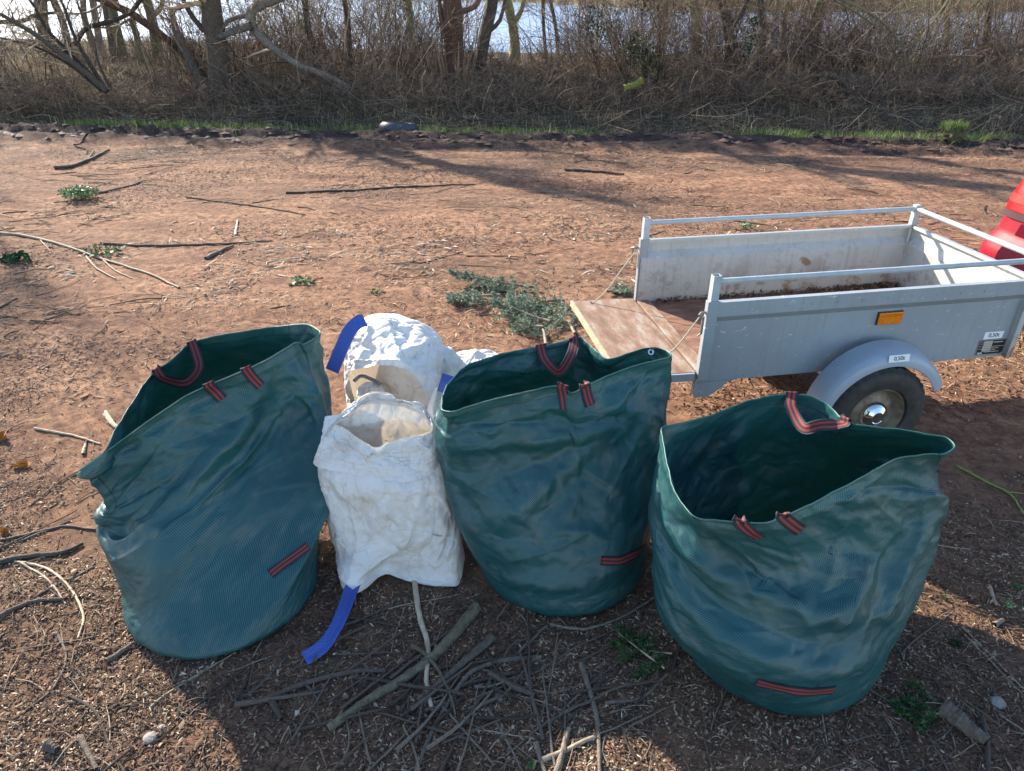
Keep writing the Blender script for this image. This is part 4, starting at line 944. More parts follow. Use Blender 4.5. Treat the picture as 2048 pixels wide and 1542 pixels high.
def finish_cloth(X, seed, big=.04, small=.014, creases=(), coarse=(24, 46), fine=(190, 380), hold=.03, sharp=(10, .014), dims=(2.1, .85), amps=((.19, .013), (.085, .0062), (.036, .0021)), calm0=.30, folds=()):
    r = np.random.default_rng(seed)
    Xc = up2(X, *coarse); T_, U_, _ = Xc.shape
    Xc = add_creases(Xc, creases)
    tt, uu = np.meshgrid(np.linspace(0, 1, T_), np.arange(U_)/U_, indexing='ij')
    def pn(s1, s2, o=3, sd=0): a = uu*2*np.pi; return fbm(np.cos(a)*s1+20+sd+tt*s2*.5, np.sin(a)*s1+40+tt*s2, o)
    calm = .2+.8*sstep(.25, .65, tt)
    N_ = grid_normals(Xc); Xc = Xc+N_*(.018*calm*pn(2.2, 3.0, 3, seed)*np.sin(np.pi*np.clip(tt*.97+.03, 0, 1))**.6)[..., None]
    pin = np.zeros((T_, U_), bool); pin[0] = True; pin[-1] = True
    Xc = Xc+grid_normals(Xc)*(.020*calm*pn(1.7, 2.6, 2, seed+77)*np.sin(np.pi*np.clip(tt*.97+.03, 0, 1))**.7)[..., None]
    ex = big*calm*(.3+1.4*np.clip(pn(1.6, 2.2, 2, seed+9)+.5, 0, 1))
    Xc = cloth(Xc, pin, ex, 120, hold, .22, .03)
    Xm = up2(Xc, 62, 120); pin = np.zeros(Xm.shape[:2], bool); pin[0] = True; pin[-1] = True
    tt, uu = np.meshgrid(np.linspace(0, 1, 62), np.arange(120)/120, indexing='ij')
    Xm = Xm+grid_normals(Xm)*(.006*(.2+.8*sstep(.25, .65, tt))*pn(5, 8, 3, seed+3))[..., None]
    Xc = cloth(Xm, pin, big*.45*(.2+.8*sstep(.25, .65, tt)), 60, hold*.8, .25, .04)
    Xf = up2(Xc, *fine); T_, U_, _ = Xf.shape
    tt, uu = np.meshgrid(np.linspace(0, 1, T_), np.arange(U_)/U_, indexing='ij')
    N_ = grid_normals(Xf); Xf = Xf+N_*(.006*fbm(uu*60+seed, tt*24, 3))[..., None]
    # periodic wrap of that noise
    pin = np.zeros((T_, U_), bool); pin[0] = True; pin[-1] = True
    a = uu*2*np.pi; ex = small*(.2+1.6*np.clip(fbm(np.cos(a)*2.5+7+seed, np.sin(a)*2.5+tt*4, 2)+.5, 0, 1))
    Xf = cloth(Xf, pin, ex, 30, hold*1.2, .3, .05)
    Xf = sharp_creases(Xf, seed+5, sharp[0], sharp[1], circ=dims[0], hgt=dims[1], **(dict(wid=sharp[2], lng=sharp[3]) if len(sharp) > 2 else {}))
    Xf = crumple(Xf, seed+61, dims, amps, calm0)
    if folds:
        S0 = Surf(Xf); uu, tt = np.meshgrid(np.arange(U_)/U_, np.linspace(0, 1, T_)); D_ = np.zeros((T_, U_))
        for (pa, pb, w_, am) in folds:
            ua, ta = S0.find(*pa, tmin=.03, tmax=.97); ub, tb = S0.find(*pb, tmin=.03, tmax=.97)
            if abs(ub-ua) > .5: ub += 1 if ub < ua else -1
            ax, ay = (ub-ua)*dims[0], (tb-ta)*dims[1]; L2 = ax*ax+ay*ay+1e-6
            px_, py_ = ((uu-ua+.5) % 1-.5)*dims[0], (tt-ta)*dims[1]; k = np.clip((px_*ax+py_*ay)/L2, 0, 1); ds = ((px_-k*ax)*(-ay)+(py_-k*ay)*ax)/math.sqrt(L2)
            dd = np.hypot(px_-k*ax, py_-k*ay); D_ += am*np.exp(-dd/(w_*np.where(ds > 0, 1, .35)))*(.35+.65*np.sin(np.pi*np.clip(k, .05, .95)))
        e_ = np.minimum(1, np.minimum(tt, 1-tt)*dims[1]/.03); Xf = Xf+S0.N*(D_*e_)[..., None]
    return cloth(Xf, pin, ex*.5, 2, hold, .0, .0)
def cloth_mesh(name, X, mat, flip, circ, hgt, bottom=True, top=False):
    T_, U_, _ = X.shape
    V = X.reshape(-1, 3); idx = np.arange(T_*U_).reshape(T_, U_); b_ = np.roll(idx, -1, 1)
    F = np.stack([idx[:-1], b_[:-1], b_[1:], idx[1:]], -1).reshape(-1, 4)
    uvl = []
    tt, uu = np.meshgrid(np.linspace(0, 1, T_)*hgt, np.arange(U_+1)/U_*circ, indexing='ij')
    U4 = np.stack([uu[:-1, :-1], uu[:-1, 1:], uu[1:, 1:], uu[1:, :-1]], -1).reshape(-1); T4 = np.stack([tt[:-1, :-1], tt[:-1, 1:], tt[1:, 1:], tt[1:, :-1]], -1).reshape(-1)
    if bottom:
        c = X[0].mean(0); rings = [c+(X[0]-c)*k for k in (.66, .33, .02)]
        V = np.vstack([V]+rings); base = T_*U_; prev = idx[0]
        for k in range(3):
            cur = base+k*U_+np.arange(U_)
            F = np.vstack([F, np.stack([prev, cur, np.roll(cur, -1), np.roll(prev, -1)], -1)]); prev = cur
        q = (len(F)-(T_-1)*U_)*4; U4 = np.concatenate([U4, V[F[-q//4:].ravel(), 0]]); T4 = np.concatenate([T4, V[F[-q//4:].ravel(), 1]])
    if top:
        c = X[-1].mean(0); n0 = len(V); ker = 61; sm = sum(np.roll(X[-1], q-ker//2, 0) for q in range(ker))/ker
        R_ = [c+(X[-1]*(1-min(1, (1-k)*3))+sm*min(1, (1-k)*3)-c)*k+np.array([0, 0, .03*(1-k*k)]) for k in (.88, .74, .6, .46, .32, .18, .03)]
        R_ = [q+np.array([0, 0, 1.])*(.05*np.sin(np.pi*min(1, (1-k)*2)/2)*fbm(q[:, 0]*14, q[:, 1]*14, 3))[:, None] for q, k in zip(R_, (.88, .74, .6, .46, .32, .18, .03))]
        V = np.vstack([V]+R_); prev = idx[-1]; m0 = len(F)
        for k in range(7):
            cur = n0+k*U_+np.arange(U_); F = np.vstack([F, np.stack([prev, np.roll(prev, -1), np.roll(cur, -1), cur], -1)]); prev = cur
        U4 = np.concatenate([U4, V[F[m0:].ravel(), 0]]); T4 = np.concatenate([T4, V[F[m0:].ravel(), 1]])
    return mesh(name, V, F, uv=np.stack([U4, T4], -1), smooth=True, mats=[mat])
class Surf:
    def __init__(s, X): s.X = X; s.N = grid_normals(X); c = X[0].mean(0); s.sg = np.sign(((X[0]-c)*s.N[0]).sum()); s.N *= s.sg
    def at(s, u, t, off=0.0):
        T_, U_, _ = s.X.shape; ft = min(max(t, 0), 1)*(T_-1); i = min(int(ft), T_-2); f = ft-i; fu = (u % 1)*U_; j = int(fu) % U_; g_ = fu-int(fu); k = (j+1) % U_
        b_ = lambda A: (A[i, j]*(1-g_)+A[i, k]*g_)*(1-f)+(A[i+1, j]*(1-g_)+A[i+1, k]*g_)*f
        n = unit(b_(s.N)); return b_(s.X)+n*off, n
    def tan(s, u, t): return unit(s.at(u+.004, t)[0]-s.at(u-.004, t)[0])
    def find(s, pu, pv, tmin=0., tmax=1., front=True):
        """(u,t) of the surface point that projects nearest to photo pixel"""
        X = s.X; cp, sp = math.cos(PITCH), math.sin(PITCH); d = X-np.array([0, 0, CAM_H]); zz = d[..., 1]*cp-d[..., 2]*sp
        U = 1024+F_PX*d[..., 0]/zz; V = 771-F_PX*(d[..., 1]*sp+d[..., 2]*cp)/zz; e = np.hypot(U-pu, V-pv)
        fac = (s.N*(-d)).sum(-1)*(1 if front else -1); e = e+np.where(fac > 0, 0, 400); T_ = X.shape[0]; ti = np.linspace(0, 1, T_)[:, None]
        e = e+np.where((ti < tmin) | (ti > tmax), 9999, 0); i, j = np.unravel_index(np.argmin(e), e.shape); return j/X.shape[1], i/(T_-1)
def ribbon(name, pts, sides, width, thick, mat, parent, K=40, wave=0):
    P_ = smooth_poly(np.array(pts), K); S_ = unit(smooth_poly(np.array(sides), K)); T_ = unit(np.gradient(P_, axis=0)); S_ = unit(S_-T_*(S_*T_).sum(1)[:, None]); N_ = np.cross(T_, S_)
    w = np.asarray(width)*np.ones(K) if np.isscalar(width) else np.interp(np.linspace(0, 1, K), np.linspace(0, 1, len(width)), width)
    M_ = 9; V = []; uvv = []
    ln = np.concatenate([[0], np.cumsum(np.linalg.norm(np.diff(P_, axis=0), axis=1))])
    for sd in (.5, -.5):
        for k in range(K):
            for j in range(M_):
                q = j/(M_-1)-.5; V.append(P_[k]+S_[k]*q*w[k]+N_[k]*(thick*sd+wave*math.cos(2*math.pi*q))); uvv.append((ln[k], j/(M_-1)))
    F = []; q = K*M_
    for k in range(K-1):
        for j in range(M_-1):
            a0 = k*M_+j; F.append([a0, a0+1, a0+M_+1, a0+M_]); F.append([q+a0, q+a0+M_, q+a0+M_+1, q+a0+1])
        for j in (0, M_-1): a0 = k*M_+j; F.append([a0, a0+M_, q+a0+M_, q+a0])
    for k in (0, K-1):
        for j in range(M_-1): a0 = k*M_+j; F.append([a0, a0+1, q+a0+1, q+a0])
    return obj(name, mesh(name, np.array(V), np.array(F), uv=np.array(uvv), smooth=False, mats=[mat]), parent)

# ---------------------------------------------------------------- fabrics
def tarp(name, dark, light, cell=.0031, rough=.42):
    m, nt, N, L, P = M(name); uvn = N.new('ShaderNodeUVMap'); uvn.uv_map = 'UVMap'
    sp = node(nt, 'ShaderNodeSeparateXYZ', {'Vector': uvn.outputs[0]})
    k = math.pi/cell
    su = math_(nt, 'SINE', math_(nt, 'MULTIPLY', sp.outputs[0], k)); sv = math_(nt, 'SINE', math_(nt, 'MULTIPLY', sp.outputs[1], k))
    pr = math_(nt, 'MULTIPLY', su, sv); f = ramp(nt, math_(nt, 'MULTIPLY_ADD', pr, .5, .5), [(.42, 0.), (.62, 1.)])
    co = node(nt, 'ShaderNodeMapping', {'Vector': uvn.outputs[0], 'Scale': (1, 1, 1)}).outputs[0]
    n1 = noise(nt, co, 3.5, 5, .6)
    c = mix(nt, f, dark, light); c = mix(nt, ramp(nt, n1, [(.35, 0.), (.7, .35)]), c, tuple(v*.6 for v in dark))
    dust = ramp(nt, noise(nt, co, 9, 6, .7), [(.52, 0.), (.75, .22)]); c = mix(nt, dust, c, (.30, .26, .21, 1))
    L.new(c, P.inputs[0]); P.inputs['Specular IOR Level'].default_value = .5; P.inputs['Coat Weight'].default_value = .12; P.inputs['Coat Roughness'].default_value = .22
    L.new(ramp(nt, noise(nt, co, 6, 4, .6), [(.3, rough-.06), (.7, rough+.14)]), P.inputs['Roughness'])
    # crumpled film: straight-edged little facets at two sizes, then the weave
    wv = node(nt, 'ShaderNodeVectorMath', {0: noise(nt, co, 5, 2, .5, out=1), 1: (.07, .07, .07), 2: co}, operation='MULTIPLY_ADD').outputs[0]
    def cells(s, rot): return node(nt, 'ShaderNodeTexVoronoi', {'Vector': node(nt, 'ShaderNodeMapping', {'Vector': wv, 'Scale': (1, .55, 1), 'Rotation': (0, 0, rot)}).outputs[0], 'Scale': s}).outputs['Distance']
    h = bump(nt, cells(26, .6), .22, .010); h = bump(nt, cells(60, -.7), .16, .004, h); h = bump(nt, pr, .4, .0007, h)
    # stitched seams: two side seams, the base seam and the hem
    um = math_(nt, 'ABSOLUTE', math_(nt, 'SUBTRACT', math_(nt, 'FRACT', math_(nt, 'DIVIDE', math_(nt, 'ADD', sp.outputs[0], .53-.03), 1.06)), .5))
    s1 = math_(nt, 'LESS_THAN', um, .0016); s2 = math_(nt, 'LESS_THAN', math_(nt, 'ABSOLUTE', math_(nt, 'SUBTRACT', sp.outputs[1], .022)), .0016); s3 = math_(nt, 'LESS_THAN', math_(nt, 'ABSOLUTE', math_(nt, 'SUBTRACT', sp.outputs[1], .822)), .0012)
    seam = math_(nt, 'MAXIMUM', s1, math_(nt, 'MAXIMUM', s2, s3)); c2 = mix(nt, math_(nt, 'MULTIPLY', seam, .8), c, (.002, .008, .009, 1)); L.new(c2, P.inputs[0])
    L.new(h, P.inputs['Normal'])
    # a little daylight comes through the weave
    out = N['Material Output']; tr = N.new('ShaderNodeBsdfTranslucent'); tr.inputs[0].default_value = (.02, .16, .13, 1)
    mx = N.new('ShaderNodeMixShader'); mx.inputs[0].default_value = .012; L.new(P.outputs[0], mx.inputs[1]); L.new(tr.outputs[0], mx.inputs[2]); L.new(mx.outputs[0], out.inputs[0])
    return m
TARP = tarp('green_woven_tarpaulin', (.002, .019, .023, 1), (.022, .150, .160, 1))
HEM = tarp('green_hem', (.007, .040, .040, 1), (.04, .18, .17, 1), rough=.42)
def webbing(name, edge, stripe):
    m, nt, N, L, P = M(name); uvn = N.new('ShaderNodeUVMap'); uvn.uv_map = 'UVMap'; sp = node(nt, 'ShaderNodeSeparateXYZ', {'Vector': uvn.outputs[0]})
    f = ramp(nt, sp.outputs[1], [(0, 0.), (.21, 0.), (.22, 1.), (.39, 1.), (.40, 0.), (.60, 0.), (.61, 1.), (.78, 1.), (.79, 0.)], 'LINEAR')
    w = math_(nt, 'SINE', math_(nt, 'MULTIPLY', sp.outputs[0], 2600)); c = mix(nt, f, edge, stripe)
    c = mix(nt, math_(nt, 'MULTIPLY_ADD', w, .12, .14), c, (.01, .01, .012, 1)); L.new(c, P.inputs[0]); P.inputs['Roughness'].default_value = .75
    L.new(bump(nt, w, .3, .0006), P.inputs['Normal']); return m
WEB = webbing('striped_webbing', (.016, .022, .032, 1), (.34, .035, .028, 1))
NUDGE = None
def garden_bag(label, base, rim, mids, seed, creases, handles, strip, folds=(), big=.016, small=.004, a0=math.pi, hem_w=.028):
    """base (cx,cy,r); rim/mids: lists of (u,v,z) photo pixels with a height; first point is the left tip"""
    cx, cy, rb = base
    t = thing('garden_bag', label, 'garden bag', loc=(cx, cy, 0), group='green woven garden waste bags')
    rings = [(0.0, circle(cx, cy, rb, .006, a0)), (.06, circle(cx, cy, rb*1.03, .055, a0))]
    for tt_, ring in mids:
        rings.append((tt_, np.array([px(u, v, z=z) for u, v, z in ring]) if not callable(ring) else ring()))
    rings.append((1.0, np.array([px(u, v, z=z) for u, v, z in rim])))
    X = loft(rings, 60, 120)
    X = finish_cloth(X, seed, big, small, creases, folds=folds); S_ = Surf(X); off = np.array([cx, cy, 0])
    obj('body', cloth_mesh('body', X-off, TARP, False, 2.12, .86), t)
    # hem folded over the rim (real thickness at the edge)
    U_ = X.shape[1]; T_ = X.shape[0]; ww = int(round(hem_w/.86*T_)); rowsX = [X[-1-k] for k in range(0, ww+1)]; nn = [S_.N[-1-k] for k in range(0, ww+1)]
    ring_o = [rowsX[ww-k]+nn[ww-k]*.0022 for k in range(ww+1)]; top = [X[-1]+np.array([0, 0, .0025])]; ring_i = [rowsX[k]-nn[k]*.0022 for k in range(ww+1)]
    H = np.stack(ring_o+top+ring_i)-off; obj('hem', cloth_mesh('hem', H, HEM, False, 2.12, hem_w*2.2, bottom=False), t)
    # stitched-on grip strip
    (a, b_) = strip; ua, ta = S_.find(*a, tmax=.8); ub, tb = S_.find(*b_, tmax=.8)
    if ub < ua-.5: ub += 1
    ks = np.linspace(0, 1, 7); pts = [S_.at(ua+(ub-ua)*k, ta+(tb-ta)*k, .004)[0]-off for k in ks]; nr = [S_.at(ua+(ub-ua)*k, ta+(tb-ta)*k)[1] for k in ks]
    T1 = unit(np.gradient(np.array(pts), axis=0)); ribbon('grip_strip', pts, np.cross(np.array(nr), T1), .034, .0025, WEB, t)
    for h in handles:
        (p1, p2, dip, ins) = h['a'], h['b'], h['dip'], h.get('inside', True)
        fr = h.get('front', True)
        us = [S_.find(*p, tmin=.97, front=fr)[0] for p in (p1, p2)]
        tab = h.get('tab', .085)
        pts, sd = [], []
        Nn = np.array([0, -1., .25])
        def tabpts(u, rev):
            tau = S_.tan(u, 1.0); L_ = []
            for k, o_ in ((1-tab, .0045), (1-tab*.5, .0045), (1.0, .0045)): L_.append(S_.at(u, k, o_)[0])
            rimp, n_ = S_.at(u, 1.0); L_.append(rimp+np.array([0, 0, .009])-n_*.002); L_.append(rimp-n_*.010-np.array([0, 0, .008]))
            return (L_[::-1] if rev else L_), tau
        A1, tau1 = tabpts(us[0], False); B1, tau2 = tabpts(us[1], True)
        if not h.get('tabs', True): A1, B1 = A1[2:], B1[:3]
        dp = [px(u, v, y=y) for u, v, y in dip]
        allp = np.array(A1+dp+B1); tg = unit(np.gradient(allp, axis=0)); cr_ = unit(np.cross(tg, Nn))
        s1 = tau1*np.sign((tau1*cr_[len(A1)]).sum() or 1); s2 = tau2*np.sign((tau2*cr_[len(A1)+len(dp)-1]).sum() or 1)
        sides = [s1]*len(A1)+[cr_[len(A1)+k] for k in range(len(dp))]+[s2]*len(B1)
        ribbon('handle', allp-off, sides, .040, .0024, WEB, t, K=70)
    return t, S_, off
B1c = (-1.12, 2.03, .345)
bag1 = garden_bag('leftmost green bag, tall and leaning with a pointed flap at its left', B1c,
    [(160, 940, .60), (226, 893, .65), (300, 840, .71), (380, 787, .77), (475, 746, .81), (543, 713, .82), (598, 682, .82), (604, 690, .81), (640, 668, .82), (612, 648, .82), (543, 655, .80), (437, 670, .78), (384, 684, .76), (341, 720, .74), (300, 752, .71), (231, 859, .67), (207, 907, .64)],
    [(.36, [(192, 1060, .30), (230, 1120, .25), (330, 1130, .28), (470, 1070, .30), (600, 1020, .30), (668, 1000, .30), (640, 900, .30), (500, 870, .28), (330, 900, .27), (230, 990, .28)]),
     (.72, [(215, 1010, .42), (262, 990, .44), (340, 950, .50), (460, 890, .55), (580, 830, .56), (652, 830, .55), (640, 760, .55), (520, 740, .53), (400, 770, .50), (300, 840, .48), (240, 930, .44)])],
    11, [(.03, .42, .30, .97, .045, .040), (.06, .62, .02, .40, .03, -.03), (.45, .98, .36, .55, .035, .02), (.13, .35, .40, .30, .06, -.012), (.50, .95, .44, .45, .03, -.018)],
    [dict(a=(415, 765), b=(492, 738), dip=[(425, 800, 2.48), (470, 800, 2.50)]),
     dict(a=(384, 690), b=(312, 740), dip=[(398, 735, 2.60), (372, 765, 2.56), (330, 758, 2.50)], front=False)],
    ((540, 1147), (618, 1092)), folds=[((572, 800), (232, 1120), .045, .026), ((500, 760), (560, 930), .03, .012), ((320, 890), (225, 1010), .03, -.016), ((622, 700), (600, 850), .02, .010), ((640, 880), (560, 770), .03, -.009), ((420, 900), (330, 1060), .03, .008), ((480, 960), (640, 900), .03, .006), ((300, 1030), (420, 1010), .03, -.006)])
bag2 = garden_bag('middle green bag with an eyelet at its upper right corner, right of the white sack', (.20, 2.20, .335),
    [(885, 792, .78), (889, 826, .78), (940, 812, .79), (1000, 795, .81), (1060, 782, .83), (1118, 770, .84), (1140, 786, .82), (1200, 757, .84), (1270, 731, .85), (1343, 712, .86), (1325, 697, .855), (1283, 697, .84), (1220, 718, .80), (1190, 700, .80), (1160, 674, .81), (1125, 684, .81), (1010, 706, .80), (940, 728, .79), (905, 756, .78)],
    [(.36, [(900, 1000, .33), (930, 1060, .29), (1020, 1100, .27), (1130, 1110, .27), (1240, 1090, .28), (1312, 1010, .33), (1300, 930, .33), (1130, 890, .32), (960, 920, .32)]),
     (.72, [(876, 880, .60), (905, 920, .57), (1000, 920, .58), (1120, 905, .58), (1240, 880, .60), (1333, 840, .62), (1325, 790, .62), (1230, 780, .60), (1120, 770, .60), (960, 800, .59), (890, 840, .60)])],
    23, [(.02, .80, .30, .78, .04, .028), (.30, .78, .10, .45, .045, .03), (.02, .62, .12, .40, .04, -.02), (.30, .98, .42, .55, .03, .022), (.46, .75, .38, .5, .04, -.02), (.10, .18, .40, .28, .04, .015), (.22, .5, .44, .35, .05, -.012)],
    [dict(a=(1126, 772), b=(1168, 768), dip=[(1130, 800, 2.32), (1150, 800, 2.33)]),
     dict(a=(1080, 692), b=(1146, 678), dip=[(1092, 722, 2.48), (1118, 744, 2.45), (1140, 715, 2.47)], front=False)],
    ((1203, 1120), (1285, 1094)), folds=[((1135, 800), (1148, 960), .035, .015), ((905, 850), (1090, 845), .03, -.013), ((1045, 950), (985, 1075), .04, .012), ((1150, 930), (1275, 1000), .03, .012), ((1290, 850), (1210, 1000), .025, .009), ((955, 895), (1030, 975), .03, -.010), ((1200, 820), (1285, 950), .02, .007), ((1010, 1120), (1180, 1060), .03, .008), ((960, 1170), (1100, 1150), .03, .006), ((1240, 900), (1170, 870), .02, -.007)])
bag3 = garden_bag('rightmost green bag, wide open mouth, nearest to the camera', (.955, 1.80, .345),
    [(1325, 855, .76), (1333, 920, .73), (1352, 990, .71), (1385, 1038, .70), (1440, 1042, .70), (1530, 1045, .70), (1620, 1010, .73), (1720, 955, .77), (1800, 915, .80), (1898, 905, .82), (1908, 880, .83), (1820, 862, .82), (1700, 847, .80), (1662, 815, .80), (1625, 792, .81), (1570, 788, .80), (1500, 800, .78), (1430, 828, .77), (1365, 845, .765)],
    [(.36, [(1308, 1190, .26), (1350, 1270, .24), (1450, 1330, .23), (1600, 1350, .23), (1740, 1310, .24), (1850, 1170, .30), (1830, 1060, .30), (1700, 1000, .28), (1500, 1020, .27), (1370, 1090, .26)]),
     (.72, [(1313, 1020, .50), (1345, 1090, .49), (1440, 1140, .48), (1590, 1150, .48), (1740, 1100, .52), (1868, 1010, .57), (1850, 940, .57), (1700, 900, .55), (1540, 900, .53), (1400, 930, .51)])],
    37, [(.06, .80, .33, .45, .05, .034), (.17, .97, .13, .45, .045, -.028), (.33, .45, .47, .80, .045, .03), (.05, .55, .28, .32, .04, .02), (.30, .9, .36, .5, .04, -.018), (.48, .95, .42, .3, .03, .016)],
    [dict(a=(1482, 1043), b=(1565, 1034), dip=[(1500, 1060, 1.72), (1540, 1060, 1.74)]),
     dict(a=(1582, 789), b=(1688, 842), dip=[(1583, 815, 2.10), (1606, 855, 2.02), (1640, 850, 1.99)], front=False)],
    ((1512, 1362), (1666, 1378)), folds=[((1430, 1065), (1640, 1285), .05, .020), ((1645, 1285), (1735, 1130), .05, .014), ((1485, 1125), (1505, 1205), .02, .012), ((1395, 1180), (1610, 1285), .035, -.011), ((1690, 1010), (1640, 1180), .03, .011), ((1840, 985), (1800, 1180), .03, .010), ((1340, 1050), (1425, 1160), .03, .011), ((1500, 1085), (1580, 1110), .02, -.008), ((1560, 1070), (1600, 1180), .025, .008), ((1720, 980), (1800, 1060), .02, .007)])
# eyelet on the middle bag
u_, t_ = bag2[1].find(1301, 706, tmin=.9, front=False); p_, n_ = bag2[1].at(u_, .965, -.006)
me_b = MB(); me_b.lathe([(.006, .0015), (.0075, .003), (.0115, .003), (.013, .0), (.0115, -.003), (.0075, -.003), (.006, -.0015), (.006, .0015)], (0, 0, 0), 2, 24)
ey = me_b.build('eyelet', simple('eyelet_metal', (.75, .76, .78), rough=.3, metal=1), bag2[0], smooth=True); ey.location = p_-bag2[2]; ey.rotation_euler = Vector(-n_).to_track_quat('Z', 'Y').to_euler()
# ================================================================ white bulk bag
m, nt, N, L, P = M('white_woven_fabric'); uvn = N.new('ShaderNodeUVMap'); uvn.uv_map = 'UVMap'; co = uvn.outputs[0]; tc = N.new('ShaderNodeTexCoord')
c = ramp(nt, noise(nt, tc.outputs['Object'], 5, 5, .65), [(.3, (.80, .79, .77)), (.55, (.74, .71, .67)), (.72, (.58, .49, .40))])
c = mix(nt, ramp(nt, noise(nt, tc.outputs['Object'], 22, 6, .8), [(.60, 0.), (.72, .6)]), c, (.22, .15, .10, 1))
ed = node(nt, 'ShaderNodeTexVoronoi', {'Vector': tc.outputs['Object'], 'Scale': 19.}, feature='DISTANCE_TO_EDGE').outputs['Distance']
c = mix(nt, math_(nt, 'MULTIPLY', ramp(nt, ed, [(0., .55), (.025, 0.)]), ramp(nt, noise(nt, tc.outputs['Object'], 7, 3), [(.42, 0.), (.6, 1.)])), c, (.36, .29, .22, 1))
L.new(c, P.inputs[0]); P.inputs['Roughness'].default_value = .5
def ridge(s, d, dist=.8): return math_(nt, 'ABSOLUTE', math_(nt, 'SUBTRACT', noise(nt, co, s, d, .6, distortion=dist), .5))
hh = math_(nt, 'ADD', ridge(3.7, 1), math_(nt, 'ADD', ridge(5.3, 1), ridge(8.1, 1))); wv = node(nt, 'ShaderNodeVectorMath', {0: noise(nt, co, 5, 2, .5, out=1), 1: (.06, .06, .06), 2: co}, operation='MULTIPLY_ADD').outputs[0]
def cells(s, rot, sy=.5): return node(nt, 'ShaderNodeTexVoronoi', {'Vector': node(nt, 'ShaderNodeMapping', {'Vector': wv, 'Scale': (1, sy, 1), 'Rotation': (0, 0, rot)}).outputs[0], 'Scale': s}).outputs['Distance']
h = bump(nt, cells(28, -.5), .35, .010); h = bump(nt, cells(70, .2), .25, .003, h); L.new(h, P.inputs['Normal'])
out = N['Material Output']; tr = N.new('ShaderNodeBsdfTranslucent'); tr.inputs[0].default_value = (.80, .68, .52, 1); mx = N.new('ShaderNodeMixShader'); mx.inputs[0].default_value = .14
L.new(P.outputs[0], mx.inputs[1]); L.new(tr.outputs[0], mx.inputs[2]); L.new(mx.outputs[0], out.inputs[0]); WHITEF = m
m, nt, N, L, P = M('blue_webbing'); uvn = N.new('ShaderNodeUVMap'); uvn.uv_map = 'UVMap'; sp = node(nt, 'ShaderNodeSeparateXYZ', {'Vector': uvn.outputs[0]})
w = math_(nt, 'MULTIPLY', math_(nt, 'SINE', math_(nt, 'MULTIPLY', sp.outputs[0], 900)), math_(nt, 'SINE', math_(nt, 'MULTIPLY', sp.outputs[1], 48)))
L.new(mix(nt, ramp(nt, w, [(.35, 0.), (.75, 1.)]), (.010, .045, .30, 1), (.16, .28, .62, 1)), P.inputs[0]); P.inputs['Roughness'].default_value = .5; L.new(bump(nt, w, .5, .001), P.inputs['Normal']); BLUEW = m
BB = thing('bulk_bag', 'crumpled white bulk bag with blue lifting straps, between the left and middle green bags', 'bulk bag', loc=(-.445, 2.27, 0))
bo = np.array([-.445, 2.27, 0])
def ringpx(l): return np.array([px(u, v, z=z) for u, v, z in l])
rim = ringpx([(652, 834, .63), (664, 846, .615), (692, 858, .605), (722, 880, .588), (752, 896, .572), (775, 886, .58), (810, 876, .59), (848, 868, .60), (866, 858, .61), (858, 826, .635), (838, 806, .66), (802, 804, .665), (782, 788, .69), (742, 784, .70), (706, 806, .67), (682, 828, .64)])
X = loft([(0, ringpx([(676, 1110, .01), (684, 1176, .03), (704, 1186, .03), (726, 1182, .025), (768, 1148, .012), (815, 1162, .006), (865, 1172, .006), (918, 1170, .006), (928, 1110, .006), (900, 1060, .006), (800, 1040, .006), (710, 1055, .006)])),
    (.09, ringpx([(668, 1085, .07), (680, 1150, .075), (702, 1160, .08), (730, 1150, .08), (772, 1128, .055), (815, 1140, .05), (865, 1150, .05), (916, 1140, .055), (926, 1090, .06), (900, 1035, .07), (800, 1015, .08), (705, 1025, .08)])),
    (.40, ringpx([(655, 1030, .23), (676, 1062, .21), (740, 1082, .195), (820, 1082, .195), (885, 1068, .205), (914, 1010, .24), (885, 950, .30), (780, 935, .31), (690, 955, .29)])),
    (.72, ringpx([(641, 940, .44), (668, 968, .42), (740, 985, .415), (820, 985, .415), (872, 962, .425), (896, 925, .45), (880, 880, .50), (780, 865, .50), (680, 885, .50)])), (.88, ringpx([(652, 885, .54), (680, 905, .52), (740, 920, .51), (810, 920, .51), (852, 905, .52), (868, 880, .55), (858, 850, .58), (780, 835, .60), (690, 850, .58)])), (1, rim)], 60, 130)
FB = [((838, 985), (712, 1165), .05, .016), ((870, 1010), (790, 1140), .035, -.010), ((690, 990), (700, 1130), .03, .008), ((740, 1000), (690, 1080), .03, -.007), ((900, 960), (880, 1140), .03, .010), ((760, 1010), (850, 1060), .03, -.008), ((855, 960), (905, 1060), .03, .010), ((660, 960), (740, 1040), .04, .008), ((800, 1090), (905, 1150), .03, .007), ((720, 1090), (780, 1120), .02, -.006), ((670, 1100), (715, 1170), .02, .008), ((780, 975), (720, 1040), .02, -.006)]
X = finish_cloth(X, 71, .03, .004, (), hold=.03, sharp=(70, .0055, (.003, .014), (.06, .40)), dims=(1.5, .75), amps=((.20, .0060), (.08, .0024), (.035, .0010)), calm0=.7, folds=FB); SB = Surf(X); obj('body', cloth_mesh('body', X-bo, WHITEF, False, 1.5, .75), BB)
low = ringpx([(644, 914, .50), (668, 926, .485), (715, 936, .47), (768, 946, .46), (822, 950, .455), (860, 930, .47), (874, 902, .49), (868, 868, .56), (842, 825, .62), (800, 806, .65), (742, 802, .66), (704, 826, .64), (672, 850, .60)])
low = low+(low-low.mean(0))*np.array([.10, .10, 0])+np.array([0, -.035, 0])
